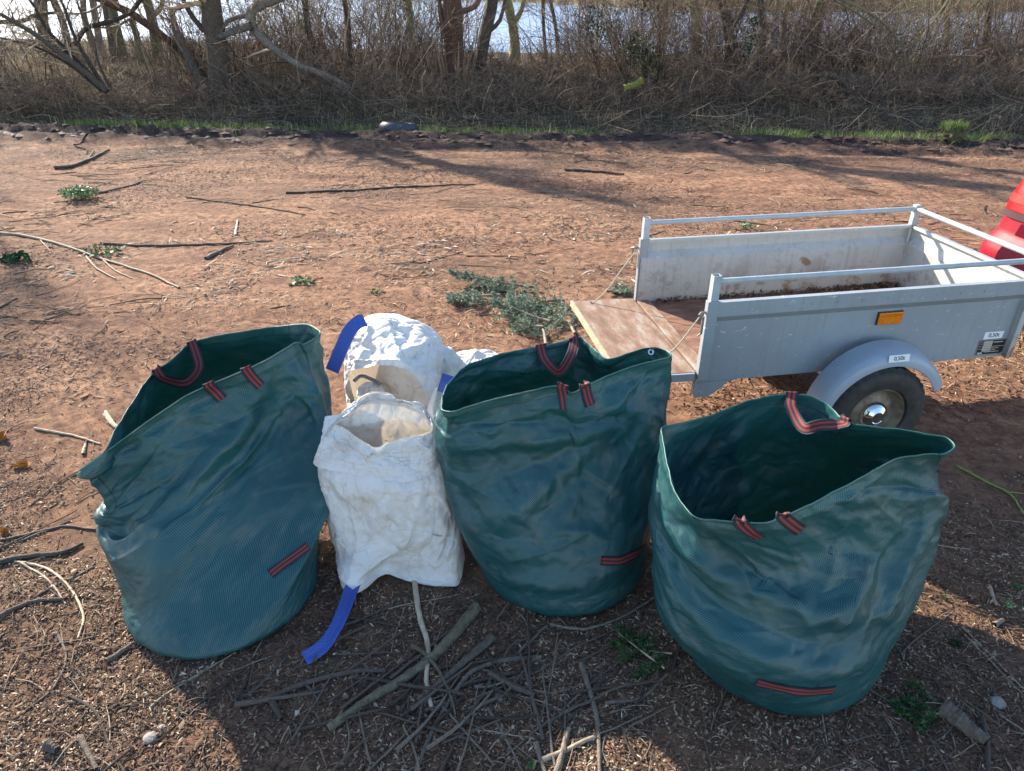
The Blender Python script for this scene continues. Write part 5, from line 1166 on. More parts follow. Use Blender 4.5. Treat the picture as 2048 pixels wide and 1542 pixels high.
mid = ringpx([(646, 876, .57), (674, 890, .55), (720, 902, .54), (765, 914, .53), (812, 908, .53), (860, 896, .55), (876, 880, .56), (868, 852, .60), (842, 812, .65), (800, 797, .67), (742, 793, .68), (706, 815, .66), (674, 835, .63)])+np.array([0, -.022, 0])
X = loft([(0, low), (.5, mid), (1, rim+np.array([0, -.004, .004]))], 24, 120)
X = finish_cloth(X, 83, .03, .004, (), coarse=(10, 50), fine=(60, 320), hold=.03, sharp=(26, .0045, (.003, .010), (.05, .22)), dims=(1.5, .22), amps=((.10, .0030), (.04, .0010)), calm0=.9,
    folds=[((655, 860), (700, 920), .02, .008), ((690, 870), (730, 930), .018, -.006), ((752, 900), (715, 925), .02, .008), ((760, 905), (830, 940), .02, -.007), ((830, 880), (862, 900), .02, .008)])
obj('folded_cuff', cloth_mesh('folded_cuff', X-bo, WHITEF, False, 1.5, .2, bottom=False), BB)
# the second half of the bag slumped behind
def ringpy(l): return np.array([px(u, v, y=y) for u, v, y in l])
X = loft([(0, ringpy([(714, 800, 3.08), (716, 725, 3.08), (760, 690, 3.08), (835, 690, 3.08), (885, 725, 3.08), (898, 800, 3.08), (880, 850, 3.05), (800, 862, 3.05), (730, 850, 3.05)])),
    (.33, ringpy([(702, 790, 2.98), (703, 695, 2.98), (735, 645, 2.98), (795, 637, 2.98), (852, 656, 2.98), (890, 700, 2.98), (905, 790, 2.98), (885, 865, 2.95), (800, 880, 2.95), (720, 865, 2.95)])),
    (.66, ringpy([(697, 785, 2.84), (696, 715, 2.84), (712, 672, 2.84), (765, 656, 2.84), (835, 668, 2.84), (882, 700, 2.84), (905, 785, 2.84), (890, 870, 2.80), (800, 890, 2.80), (715, 870, 2.80)])),
    (1, ringpy([(702, 775, 2.74), (698, 742, 2.73), (716, 738, 2.68), (755, 730, 2.63), (795, 733, 2.61), (828, 750, 2.60), (850, 785, 2.58), (858, 835, 2.56), (800, 868, 2.60), (725, 840, 2.68)]))], 60, 120)
X = finish_cloth(X, 97, .03, .004, (), hold=.03, sharp=(70, .006, (.003, .014), (.06, .35)), dims=(1.5, .6), amps=((.18, .0080), (.08, .0030), (.035, .0010)), calm0=.9,
    folds=[((762, 645), (800, 730), .035, .022), ((790, 650), (835, 735), .03, -.014), ((835, 665), (872, 770), .04, .026), ((730, 655), (703, 735), .03, .014), ((720, 690), (790, 725), .025, -.010), ((810, 700), (850, 690), .02, .012), ((870, 690), (900, 780), .03, -.014), ((705, 728), (760, 722), .012, .014), ((760, 722), (822, 740), .012, .014), ((740, 640), (860, 668), .015, .008)])
S2 = Surf(X)
pp = np.array([px(876, 775, y=2.56), px(866, 820, y=2.50), px(870, 865, y=2.42), px(884, 915, y=2.34), px(892, 965, y=2.27)])-bo
ribbon('draped_edge', pp, unit(np.cross(unit(np.gradient(pp, axis=0)), np.array([0, -.8, .5]))), [.03, .055, .05, .05, .02], .004, WHITEF, BB, K=50, wave=-.012)
Xi = loft([(0, circle(-.41, 2.86, .21, .006, math.pi, ry=.13)), (.6, circle(-.41, 2.84, .21, .36, math.pi, ry=.14)), (.88, circle(-.42, 2.84, .19, .56, math.pi, ry=.10)), (1, circle(-.42, 2.84, .15, .64, math.pi, ry=.05))], 40, 80)
Xi = finish_cloth(Xi, 113, .03, .004, (), hold=.03, fine=(110, 200), sharp=(50, .010, (.003, .014), (.06, .30)), dims=(1.1, .6), amps=((.14, .016), (.06, .005), (.03, .0012)), calm0=.9)
obj('inner_fold', cloth_mesh('inner_fold', Xi-bo, WHITEF, False, 1.1, .6, top=True), BB)
obj('slumped_half', cloth_mesh('slumped_half', X-bo, WHITEF, False, 1.5, .6), BB)
X = loft([(0, circle(-.20, 3.0, .17, .006, math.pi)), (.6, circle(-.19, 3.02, .17, .36, math.pi, ry=.13)), (.9, circle(-.18, 3.04, .12, .47, math.pi, ry=.09)), (1, circle(-.18, 3.05, .05, .50, math.pi, ry=.04))], 40, 80)
X = finish_cloth(X, 101, .10, .04, (), hold=.02, fine=(70, 130), sharp=(6, .012), dims=(1., .5), amps=((.1, .005), (.04, .0015)), calm0=1); obj('side_fold', cloth_mesh('side_fold', X-bo, WHITEF, False, 1.0, .5, top=True), BB)
X = loft([(0, circle(-.60, 2.66, .07, .006, math.pi)), (.7, circle(-.615, 2.68, .065, .40, math.pi)), (1, circle(-.62, 2.70, .045, .53, math.pi, ry=.03))], 30, 50)
X = finish_cloth(X, 103, .10, .04, (), coarse=(16, 24), fine=(50, 70), hold=.02, sharp=(0, 0), dims=(.4, .5), amps=((.07, .003), (.03, .001)), calm0=1); obj('corner_fold', cloth_mesh('corner_fold', X-bo, WHITEF, False, .5, .5, top=True), BB)
NAVY = simple('navy_cord', (.02, .03, .07), (.35, .37, .42), 160, .8)
b = MB(); b.tube(smooth_poly(np.array([px(708, 762, z=.545), px(722, 752, z=.555), px(742, 758, z=.55), px(760, 768, z=.545)]), 20)-bo, .008, 8); b.build('cord', NAVY, BB, smooth=True)
def strap(name, l, w, wave=0, nv=(0, -.7, .7)):
    p_ = np.array([px(u, v, z=z) if kind == 'z' else px(u, v, y=z) for u, v, kind, z in l]); tg = unit(np.gradient(p_, axis=0)); sd = unit(np.cross(tg, np.array(nv, float)))
    return ribbon(name, p_-bo, sd, w, .003, BLUEW, BB, K=50, wave=wave)
strap('lifting_strap', [(708, 1168, 'z', .05), (699, 1190, 'z', .05), (686, 1225, 'z', .05), (668, 1262, 'z', .035), (644, 1294, 'z', .022), (609, 1318, 'z', .012)], [.055, .055, .05, .045, .05, .05], wave=.006)
strap('lifting_strap', [(730, 640, 'y', 2.85), (714, 646, 'y', 2.83), (698, 664, 'y', 2.80), (684, 694, 'y', 2.76), (672, 722, 'y', 2.73), (664, 742, 'y', 2.71)], .062)
strap('lifting_strap', [(897, 750, 'y', 2.52), (892, 765, 'y', 2.50), (886, 786, 'y', 2.49)], .05)

# ================================================================ litter
def zg(P_): return height(P_[..., 0], P_[..., 1])
# keep loose litter out of where the bags stand
def free(x, y):
    ok = np.ones(len(x), bool)
    for cx, cy, rb in ((-1.12, 2.03, .34), (.20, 2.20, .33), (.955, 1.80, .34), (-.445, 2.27, .22), (-.43, 2.86, .22), (-.2, 3., .15)): ok &= np.hypot(x-cx, y-cy) > rb
    return ok
def scatter(n, yr, r, dens=None, spread=1.35, pw=1.0):
    y = yr[0]+(yr[1]-yr[0])*r.random(n)**pw; x = (r.random(n)*2-1)*(.80*y+.45)*1.12
    k = free(x, y)
    if dens is not None: k &= r.random(n) < dens(x, y)
    return x[k], y[k]
def slivers(n, yr, ln, wd, th, r, dens=None, tilt=.25, pw=1.0, lift=.0):
    x, y = scatter(n, yr, r, dens, pw=pw); n = len(x); z = height(x, y)
    a = r.random(n)*6.28; l = ln[0]+(ln[1]-ln[0])*r.random(n)**2; w = wd[0]+(wd[1]-wd[0])*r.random(n); h = th*(.5+r.random(n))
    ti = r.normal(0, tilt, n)
    d = np.stack([np.cos(a)*np.cos(ti), np.sin(a)*np.cos(ti), np.sin(ti)], -1); s = np.stack([-np.sin(a), np.cos(a), r.normal(0, .3, n)], -1); s = unit(s); u = unit(np.cross(d, s))
    c_ = np.stack([x, y, z+lift*r.random(n)+np.abs(np.sin(ti))*l*.4+h*.4], -1)
    l2, w2, h2 = l[:, None]/2, w[:, None]/2, h[:, None]/2
    V = np.stack([c_-d*l2, c_+s*w2-d*l2*.3, c_+d*l2, c_-s*w2+d*l2*.2, c_+u*h2], 1)          # low faceted flake
    F = (np.array([[0, 3, 4], [3, 2, 4], [2, 1, 4], [1, 0, 4]])[None]+5*np.arange(n)[:, None, None]).reshape(-1, 3)
    return V.reshape(-1, 3), F, np.repeat(r.random(n), 5)
r = np.random.default_rng(200)
CHIP = rnd_mat('wood_chip', [(0, (.07, .04, .025)), (.35, (.19, .115, .07)), (.6, (.34, .235, .145)), (.85, (.52, .40, .26)), (1., (.72, .64, .50))])
BARKCH = rnd_mat('bark_flake', [(0, (.045, .025, .018)), (.5, (.14, .08, .052)), (1., (.29, .185, .125))])
md = lambda x, y: np.clip(.18+1.2*sstep(3.2, 1.8, y+1.2*fbm(x*.9, y*.9, 3))+3.5*(fbm(x*1.7, y*1.7, 3)-.05)*(y < 4.5), 0.05, 1)
V, F, rn = slivers(110000, (1.0, 5.0), (.006, .028), (.0025, .008), .003, r, lambda x, y: md(x, y)*np.clip(.35+5*fbm(x*2.3+50, y*2.3, 3)+.3, .05, 1), pw=1.35)
stuff('wood_chips', 'pale wood chips and sawdust scattered over the near ground', V, F, rn, CHIP)
V, F, rn = slivers(80000, (1.0, 5.0), (.006, .030), (.003, .012), .006, r, md, tilt=.4, pw=1.3)
stuff('bark_bits', 'dark bark crumbs and soil clods trodden into the near ground', V, F, rn, BARKCH)
V, F, rn = slivers(95000, (3.3, 11.3), (.015, .085), (.004, .014), .009, r, lambda x, y: np.clip(.25+4*fbm(x*.7, y*1.2, 4), .03, 1), tilt=.2)
stuff('yard_debris', 'small bits of bark and straw spread over the red earth', V, F, rn, BARKCH)
pat = lambda x, y: np.clip((np.exp(-((y-6.3-.12*x)/.8)**2)*(x < 2.2)*(x > -4.5))*1.0+np.exp(-((y-7.0)/.5)**2)*(np.abs(x-1)<1.4)*.8, 0, 1)*np.clip(.25+5*fbm(x*1.3, y*1.8, 3), 0, 1)
V, F, rn = slivers(22000, (4.4, 8.8), (.02, .15), (.004, .022), .010, r, pat, tilt=.2)
stuff('bark_strips', 'pale dry bark strips and leaves strewn across the yard', V, F, rn, rnd_mat('pale_bark', [(0, (.09, .055, .036)), (.6, (.25, .18, .125)), (1., (.52, .44, .35))]))
V, F, rn = slivers(34000, (3.4, 11.4), (.02, .09), (.003, .009), .005, r, lambda x, y: np.clip(.25+4*fbm(x*.9+7, y*1.4, 4), .04, 1), tilt=.15)
stuff('straw_bits', 'pale straw and splinters spread over the red earth', V, F, rn, rnd_mat('straw', [(0, (.16, .095, .055)), (.6, (.36, .25, .15)), (1., (.62, .50, .34))]))
V, F, rn = slivers(2600, (1.0, 8), (.015, .045), (.008, .024), .010, r, lambda x, y: np.clip(.25+3*fbm(x, y, 3), 0, 1), tilt=.5)
stuff('dead_leaves', 'curled brown leaves here and there on the ground', V, F, rn, LEAFLIT)
def twig_stuff(name, label, n, yr, ln, rad, mat, dens, r, pw=1.2, bundle=None):
    x, y = scatter(n, yr, r, dens, pw=pw); n = len(x); a = r.random(n)*6.28
    if bundle is not None: a = np.where(r.random(n) < .6, bundle+r.normal(0, .5, n), a)
    P0 = np.stack([x, y, np.zeros(n)], -1); Q = curve_from(P0, np.stack([np.cos(a), np.sin(a), np.zeros(n)], -1), ln[0]+(ln[1]-ln[0])*r.random(n)**2, 5, .14, 0, r); Q[:, :, 2] = 0
    rr = (rad[0]+(rad[1]-rad[0])*r.random((n, 1))**3)*np.linspace(1, .6, 5)[None]
    Q[:, :, 2] = zg(Q)+rr*.7+(.012*r.random((n, 1)))*np.abs(np.sin(np.linspace(0, 3, 5)))[None]
    V, F = tube_vf(Q, rr, 4); return stuff(name, label, V, F, np.repeat(r.random(n), 20), mat)
TWG = rnd_mat('ground_twig', [(0, (.05, .033, .024)), (.5, (.13, .088, .06)), (.85, (.26, .185, .125)), (1., (.46, .36, .25))])
twig_stuff('fine_twigs', 'fine broken twigs and needles covering the near ground', 12000, (1.0, 4.4), (.03, .18), (.0009, .0030), TWG, md, r)
twig_stuff('yard_twigs', 'scattered small twigs over the far part of the yard', 5500, (4, 11.4), (.10, .55), (.002, .007), TWG, lambda x, y: np.clip(.2+3*fbm(x*.6, y, 3), .05, 1), r, 1., .1)
# individual sticks
def stick(label, pts, w, mat, name='stick', cat='stick', side=(), group=None, K=26, taper=.6, seed=0, z=.012):
    P_ = np.array([px(u, v, z=z) for u, v in pts]); P_ = smooth_poly(P_, K); P_[:, 2] = zg(P_)+w*.42; b = P_[0].copy()
    t_ = trunk_mesh(P_-b, np.linspace(w, w*taper, K)/2, mat, 9, .13 if w < .03 else .22, seed)
    o = obj(name, t_, loc=tuple(b)); t_.name = name; tag(o, label, cat, group)
    for sp, sw in side:
        Q = np.array([px(u, v, z=z) for u, v in sp]); Q = smooth_poly(Q, 12); Q[:, 2] = zg(Q)+sw*.6
        obj('side_twig', trunk_mesh(Q-b, np.linspace(sw, sw*.5, 12)/2, mat, 6, .1, seed+1), o)
    return o
WPALE = simple('peeled_wood', (.42, .34, .24), (.24, .18, .12), 30, .8, .002, rnd=True); WGREY = simple('weathered_stick', (.20, .165, .13), (.10, .075, .055), 60, .9, .008, rnd=True)
WDARK = simple('dark_stick', (.085, .062, .048), (.15, .11, .085), 60, .9, .008, rnd=True); WMOSS = simple('mossy_plank', (.20, .165, .10), (.085, .07, .05), 45, .95, .02, rnd=True)
GREENS = simple('green_stem', (.16, .22, .05), (.26, .30, .09), 30, .6, .001)
ST = [
 ('pale peeled stick running down from under the white bulk bag', [(828, 1150), (838, 1225), (856, 1290), (852, 1360), (864, 1418)], .023, WPALE, ()),
 ('broad mossy split branch, longest of the pile below the white bag', [(955, 1212), (892, 1285), (840, 1332), (745, 1392), (655, 1452)], .036, WMOSS, ()),
 ('rough grey half-rotten branch lying along the mossy split one', [(985, 1275), (920, 1330), (870, 1372), (835, 1400)], .030, WGREY, ()),
 ('dark knobbly stick under the tip of the blue strap', [(528, 1396), (610, 1362), (700, 1340), (770, 1338)], .024, WDARK, [([(610, 1362), (640, 1400)], .012)]),
 ('short thick dark stub below the dark knobbly stick', [(540, 1395), (562, 1432)], .024, WDARK, ()),
 ('forked twig spreading like a Y to the left of the blue strap', [(466, 1398), (520, 1362), (570, 1310)], .012, WDARK, [([(494, 1374), (508, 1320), (522, 1300)], .009), ([(466, 1398), (440, 1345)], .009)]),
 ('straight grey stick pointing down between the middle and right green bags', [(1162, 1322), (1182, 1385), (1196, 1450), (1200, 1548)], .019, WGREY, ()),
 ('long bent grey stick arching over the twig pile', [(1082, 1312), (1010, 1318), (945, 1340), (905, 1390), (868, 1450), (828, 1546)], .018, WGREY, ()),
 ('yellow-brown stick slanting up at bottom centre', [(1085, 1516), (1135, 1494), (1192, 1468)], .019, WPALE, ()),
 ('stubby tan stick crossing under the yellow-brown one', [(1112, 1548), (1138, 1452)], .022, WGREY, ()),
 ('thin grey stick curving to the bottom edge at centre', [(975, 1412), (1005, 1460), (1050, 1546)], .012, WGREY, ()),
 ('grey stick lower left of the thin curving one', [(1072, 1482), (1080, 1510), (1092, 1546)], .018, WGREY, ()),
 ('thick dark bark stick at the centre of the twig pile', [(980, 1345), (1030, 1372), (1070, 1388)], .032, WDARK, ()),
 ('grey stick pointing at the thick dark one from below', [(936, 1418), (975, 1400), (1022, 1380)], .020, WGREY, ()),
 ('dark twig curving beneath the right green bag at left', [(1210, 1400), (1285, 1388), (1336, 1340)], .013, WDARK, ()),
 ('long twig sweeping in front of the middle green bag', [(1100, 1244), (1170, 1252), (1240, 1230), (1310, 1190)], .013, WGREY, ()),
 ('long thin reddish twig below the middle green bag', [(965, 1335), (1060, 1342), (1150, 1290), (1240, 1248)], .010, WDARK, ()),
 ('thin yellow twig lying level in the twig pile', [(1050, 1370), (1100, 1380), (1140, 1372)], .008, WPALE, ()),
 ('grey-barked log piece in the bottom right corner', [(1884, 1418), (1925, 1448), (1972, 1486)], .062, WGREY, ()),
 ('dark stick running to the bottom edge from the log piece', [(1966, 1430), (1976, 1490), (1980, 1548)], .020, WDARK, ()),
 ('upright curved twig above the log piece', [(1962, 1440), (1960, 1395), (2000, 1368)], .009, WDARK, ()),
 ('green bramble stem at the right edge beside the right green bag', [(1915, 930), (1975, 962), (2020, 985), (2052, 1030)], .014, GREENS, [([(2010, 980), (2060, 986)], .008)]),
 ('pale straw stem pair in the sunlit patch, right edge', [(1928, 1250), (1970, 1290), (2050, 1372)], .009, WPALE, [([(1932, 1262), (2050, 1385)], .007)]),
 ('short thick tan stick in the sunlit patch, right edge', [(1980, 1172), (1996, 1210)], .018, WPALE, ()),
 ('grey stick end in the sunlit patch, right edge', [(1988, 1248), (2008, 1236)], .022, WGREY, ()),
 ('long fallen branch with side twigs at the left edge of the yard', [(-12, 463), (70, 474), (160, 500), (230, 522), (300, 545), (358, 572)], .026, WPALE, [([(168, 505), (190, 530), (230, 554)], .018), ([(205, 515), (232, 538), (262, 552)], .014), ([(80, 478), (100, 500)], .012)]),
 ('long thin straight stick lying across the yard at centre', [(572, 385), (700, 380), (780, 376), (860, 372), (950, 365)], .026, WDARK, ()),
 ('thick curved grey branch at the far left of the yard', [(108, 333), (150, 330), (185, 318), (218, 298)], .05, WGREY, [([(176, 322), (188, 300)], .03)]),
 ('curly vine lying near the grass strip at left', [(148, 288), (190, 270), (240, 272)], .025, WDARK, [([(150, 290), (172, 294), (172, 308)], .022)]),
 ('dark flat branch below the ivy sprig at left', [(200, 482), (330, 486), (450, 484), (545, 480)], .022, WDARK, ()),
 ('dark branch pair slanting down in the yard, left of centre', [(372, 393), (450, 403), (520, 412), (610, 428)], .018, WDARK, ()),
 ('twig with a raised end beside the green weed clump', [(190, 388), (235, 378), (290, 362)], .026, WDARK, [([(240, 377), (275, 366)], .014)]),
 ('dark stick at the far side of the yard, right of centre', [(1130, 340), (1200, 344), (1248, 348)], .035, WDARK, ()),
 ('grey stick pointing to the white bag from the yard', [(410, 514), (440, 500), (466, 488)], .032, WGREY, ()),
 ('short upright chip-like stick in the bark strip patch', [(470, 468), (475, 438)], .026, WPALE, ()),
 ('grey stick lying left of the leftmost bag, lowest of the bundle', [(-5, 1126), (60, 1112), (120, 1106), (166, 1086)], .024, WGREY, ()),
 ('curved tan vine at the left edge below the leftmost bag', [(30, 1122), (90, 1134), (140, 1175), (166, 1230), (156, 1275)], .012, WPALE, ()),
 ('second curved tan vine looping down at the left edge', [(40, 1124), (95, 1158), (130, 1205)], .010, WPALE, ()),
 ('long thin twig rising towards the leftmost bag', [(-5, 1240), (70, 1192), (190, 1130)], .010, WGREY, ()),
 ('dark twig lying level above the grey bundle at left', [(-5, 1080), (60, 1066), (125, 1050), (190, 1056)], .013, WDARK, ()),
 ('thin tan twig at the left edge, above the grey bundle', [(-5, 1098), (80, 1064), (140, 1038)], .010, WPALE, ()),
 ('dark broken branch left of the leftmost bag base', [(-5, 1234), (60, 1205), (130, 1196)], .020, WDARK, ()),
 ('curved twig at the lower left like a sickle', [(112, 1262), (131, 1312), (105, 1375), (30, 1436)], .009, WGREY, ()),
 ('crooked thin twig running to the bottom edge at lower left', [(135, 1388), (190, 1422), (215, 1480), (250, 1546)], .011, WDARK, ()),
 ('thick grey twig near the bottom left edge', [(160, 1474), (192, 1536)], .020, WGREY, ()),
 ('cut brown stick end in the sunlit chips, lower left', [(95, 1492), (116, 1502)], .034, WGREY, ()),
 ('short thick stick touching the base of the leftmost bag', [(212, 1322), (268, 1284)], .022, WGREY, ()),
 ('tan straight reed stem under the leftmost bag', [(300, 1412), (340, 1378), (420, 1330), (470, 1300)], .009, WPALE, ()),
 ('pale short stick behind the leftmost bag', [(212, 828), (226, 848), (236, 856)], .030, WPALE, ()),
 ('rusty thin stick behind the leftmost bag, further left', [(165, 905), (172, 878)], .014, WGREY, ()),
 ('long twig reaching left from behind the leftmost bag', [(70, 858), (140, 868), (200, 884)], .014, WPALE, ()),
 ('small broken stick beside the orange leaf, left of the bag', [(165, 905), (170, 885)], .018, WPALE, ()),
 ('bundle-edge twig in the right foreground shade', [(1690, 1480), (1750, 1462), (1800, 1463)], .008, WDARK, ()),
 ('long thin twig in the right foreground', [(1800, 1425), (1860, 1462), (1895, 1480)], .008, WDARK, ()),
]
for i, (lb, p, w, mt, sd) in enumerate(ST): stick(lb, p, w, mt, side=sd, seed=300+i)
r = np.random.default_rng(41); n = 0
protos = []
for k in range(8):
    Q = curve_from(np.zeros((1, 3)), np.array([[1., 0, 0]]), np.array([1.0]), 9, .10, 0, r)[0]; Q[:, 2] = 0; Q -= Q.mean(0)
    me = trunk_mesh(Q, np.linspace(.016, .009, 9), [WGREY, WDARK, WPALE][k % 3], 6, .12, k); me.name = 'twig'; protos.append(me)
while n < 190:
    y = 1.15+ (3.4 if n < 140 else 7)*r.random()**1.4; x = (r.random()*2-1)*(.80*y+.5)
    if not free(np.array([x]), np.array([y]))[0] or md(np.array([x]), np.array([y]))[0] < r.random()*.9: continue
    if y > 2.7 and .5 < x < 3 and y < 4.3: continue
    s = (.10+.32*r.random()**1.5)*(1 if y < 4.5 else 1.6); o = bpy.data.objects.new('twig', protos[r.integers(8)]); COL.objects.link(o)
    rr = .35+.5*r.random(); o.scale = (s, s*rr*.9, s*rr*.9); o.rotation_euler = (0, 0, r.random()*6.28); o.location = (x, y, gz(x, y)+.006)
    tag(o, 'short loose twig lying among the wood chips', 'twig', 'loose twigs scattered on the ground'); n += 1
protos2 = []
for k in range(8):
    Q = curve_from(np.zeros((1, 3)), np.array([[1., 0, 0]]), np.array([1.0]), 9, .045, 0, r)[0]; Q[:, 2] = 0; Q -= Q.mean(0)
    me = trunk_mesh(Q, np.linspace(.016, .008, 9), [WGREY, WDARK, WMOSS][k % 3], 6, .25, k); me.name = 'pile_stick'; protos2.append(me)
n = 0
while n < 70:
    q = px(930+170*r.normal(), 1370+85*r.normal(), z=0); x, y = q[0], q[1]
    if not free(np.array([x]), np.array([y]))[0] or y < 1.2: continue
    s = .10+.30*r.random(); w_ = (.55+.7*r.random()**2); o = bpy.data.objects.new('pile_stick', protos2[r.integers(8)]); COL.objects.link(o)
    o.scale = (s, w_*.42, w_*.42); o.rotation_euler = (0, r.normal(0, .04), .75+r.normal(0, .55)); o.location = (x, y, gz(x, y)+.008+.012*r.random())
    tag(o, 'weathered grey-brown stick in the loose pile below the white bag', 'stick', 'sticks of the loose pile below the bags'); n += 1
# ---------------------------------------------------------------- conifer sprays
NEEDLE = rnd_mat('conifer_needles', [(0, (.05, .10, .06)), (.45, (.15, .23, .15)), (.8, (.30, .38, .26)), (1, (.50, .55, .40))], rough=.5)
NEEDLE_D = rnd_mat('fresh_needles', [(0, (.015, .04, .015)), (.6, (.04, .10, .03)), (1, (.12, .20, .07))], rough=.5)
def spray(label, p0, p1, width, seed, mat=NEEDLE, nl=.022, stem=.012, z=.03, group=None, dens=1.0):
    r = np.random.default_rng(seed); a = px(*p0, z=z); b_ = px(*p1, z=z); L_ = np.linalg.norm(b_-a); D = unit(b_-a)
    S_ = curve_from(np.zeros((1, 3)), D[None], np.array([L_]), 12, .05, 0, r); R_ = np.linspace(stem, stem*.25, 12)[None]
    n1 = int(22*dens*max(.6, L_/.5)); idx = np.linspace(2, 11, n1); k = np.minimum(idx.astype(int), 10); f = (idx-k)[:, None]
    P0 = S_[0, k]*(1-f)+S_[0, k+1]*f; sg = np.where(np.arange(n1) % 2, 1, -1); side = np.cross(D, [0, 0, 1.])
    D1 = D*.75+side*sg[:, None]*.8+r.normal(0, .12, (n1, 3)); D1[:, 2] = r.normal(.02, .10, n1)
    l1 = width*(1.1-.85*(idx/11))*(.7+.6*r.random(n1)); Q1 = curve_from(P0, D1, l1, 6, .07, -.01, r); R1 = np.repeat(np.linspace(.0028, .001, 6)[None], n1, 0)
    Q2, R2 = sub_branches(Q1, R1, 5, .5, .7, 5, .08, .15, 0, .7, r)
    o = thing('conifer_branch', label, 'conifer branch', loc=(a[0], a[1], gz(a[0], a[1])+z*.8), group=group)
    j = join_tubes('stem', [(S_, R_, 7), (Q1, R1, 3), (Q2, R2, 3)], WPALE, r); obj('stem', j, o)
    out = []
    for Q, per in ((Q1, 90), (Q2, 50)):
        N_, K_, _ = Q.shape; m_ = N_*per; ii_ = np.repeat(np.arange(N_), per); t_ = r.random(m_)*(K_-1.01); k_ = t_.astype(int); f_ = (t_-k_)[:, None]
        B0 = Q[ii_, k_]*(1-f_)+Q[ii_, k_+1]*f_; T_ = unit(Q[ii_, k_+1]-Q[ii_, k_]); d_ = unit(T_*.6+unit(np.cross(T_, r.normal(0, 1, (m_, 3))))*.9)
        d_[:, 2] *= .6; w_ = unit(np.cross(d_, r.normal(0, 1, (m_, 3))))*.0016; l_ = nl*(.6+.6*r.random((m_, 1)))
        out.append(np.stack([B0-w_, B0+w_, B0+d_*l_+w_*.3, B0+d_*l_-w_*.3], 1))
    V = np.concatenate(out); n_ = len(V); V = V.reshape(-1, 3); V[:, 2] = np.maximum(V[:, 2], -z*.7)
    nd = obj('needles', mesh('needles', V, np.arange(4*n_).reshape(-1, 4), attr={'rnd': np.repeat(r.random(n_), 4)}, mats=[mat]), o); nd['kind'] = 'stuff'
    return o
for k, (lb, p0, p1, w, sd) in enumerate([
 ('long dark-tipped conifer branch, furthest back in the cut pile', (1075, 574), (900, 572), .16, 1), ('bushy conifer branch at the left end of the cut pile', (1000, 590), (905, 600), .22, 2),
 ('conifer branch across the middle of the cut pile', (1130, 600), (1005, 590), .26, 3), ('grey-green conifer branch at the heart of the cut pile', (1100, 640), (1000, 615), .26, 4),
 ('conifer branch with a thick pale butt pointing at the camera', (1092, 684), (1085, 610), .28, 5), ('lowest conifer branch of the cut pile, fanning left', (1085, 650), (1008, 648), .22, 6),
 ('conifer branch beside the trailer tailgate, right end of the pile', (1150, 662), (1130, 600), .24, 7), ('conifer branch tucked between pile and tailgate', (1160, 610), (1060, 606), .22, 8),
 ('small conifer sprig beyond the trailer tailgate, by the rope', (1215, 580), (1256, 574), .14, 9)]): spray(lb, p0, p1, w, sd, z=.04)
spray('dark green conifer sprig pressed under the right green bag', (1330, 1330), (1235, 1265), .10, 20, NEEDLE_D, .018, .004, dens=.5)
spray('second dark green sprig in front of the right bag, partly hidden', (1345, 1300), (1262, 1290), .09, 21, NEEDLE_D, .018, .004, dens=.5)
spray('fresh green sprig on the ground right of the right green bag', (1905, 1405), (1820, 1385), .09, 22, NEEDLE_D, .018, .003, dens=.45)
spray('small drooping green sprig left of the log piece', (1880, 1420), (1805, 1410), .07, 23, NEEDLE_D, .018, .003, dens=.45)
# ---------------------------------------------------------------- small leafy plants
def leafy(label, u, v, rad, n, size, mat, name='weed_clump', cat='weed', seed=0, h=.05):
    r = np.random.default_rng(seed); c_ = px(u, v, z=.02); V, F, rn = leaf_cloud((0, 0, h), (rad, rad*.8, h), n, size, r); V[:, 2] = np.maximum(V[:, 2], .002)
    o = obj(name, mesh(name, V, F, attr={'rnd': rn}, mats=[mat]), loc=(c_[0], c_[1], gz(c_[0], c_[1]))); tag(o, label, cat)
LEAFG = rnd_mat('weed_leaves', [(0, (.06, .12, .04)), (.6, (.16, .27, .10)), (1, (.38, .47, .26))], rough=.5)
leafy('round green weed clump in the left part of the yard', 160, 395, .22, 700, .014, LEAFG, seed=1, h=.07)
leafy('sprig of bright green ivy leaves beside the fallen branch', 205, 497, .26, 70, .022, LEAFG, 'ivy_sprig', 'ivy', 2, .02)
leafy('dark ivy leaves at the left edge of the yard', 30, 520, .16, 90, .024, IVY, 'ivy_sprig', 'ivy', 3, .03)
leafy('small pale green plant lying in mid-yard, left of centre', 600, 562, .11, 60, .018, LEAFG, seed=4, h=.02)
leafy('tiny green sprig in the yard above the white bag', 755, 582, .06, 24, .014, LEAFG, seed=5, h=.015)
leafy('tiny plant on the earth behind the trailer rail', 1495, 450, .10, 30, .02, LEAFG, seed=6, h=.03)
for i, (u, v, s, lb) in enumerate([(1912, 1278, .045, 'green ivy leaf in the sunlit patch, right edge'), (2026, 1205, .05, 'pair of green ivy leaves at the right edge'), (1060, 1524, .035, 'green leaf at the bottom edge, centre'), (2035, 1168, .04, 'dark green leaf at the right edge above the ivy pair'), (1895, 1190, .025, 'small dull green leaf by the right green bag')]):
    leafy(lb, u, v, s*.35, 4, s*.5, IVY if i != 1 else LEAFG, 'leaf', 'leaf', 10+i, .008)
OLEAF = rnd_mat('orange_leaf', [(0, (.30, .09, .02)), (1, (.55, .22, .05))])
leafy('orange-brown dead leaf at the far left edge', 4, 878, .02, 6, .03, OLEAF, 'leaf', 'leaf', 31, .015)
leafy('rust-coloured dead leaf left of the leftmost bag', 42, 928, .03, 6, .03, OLEAF, 'leaf', 'leaf', 32, .012)
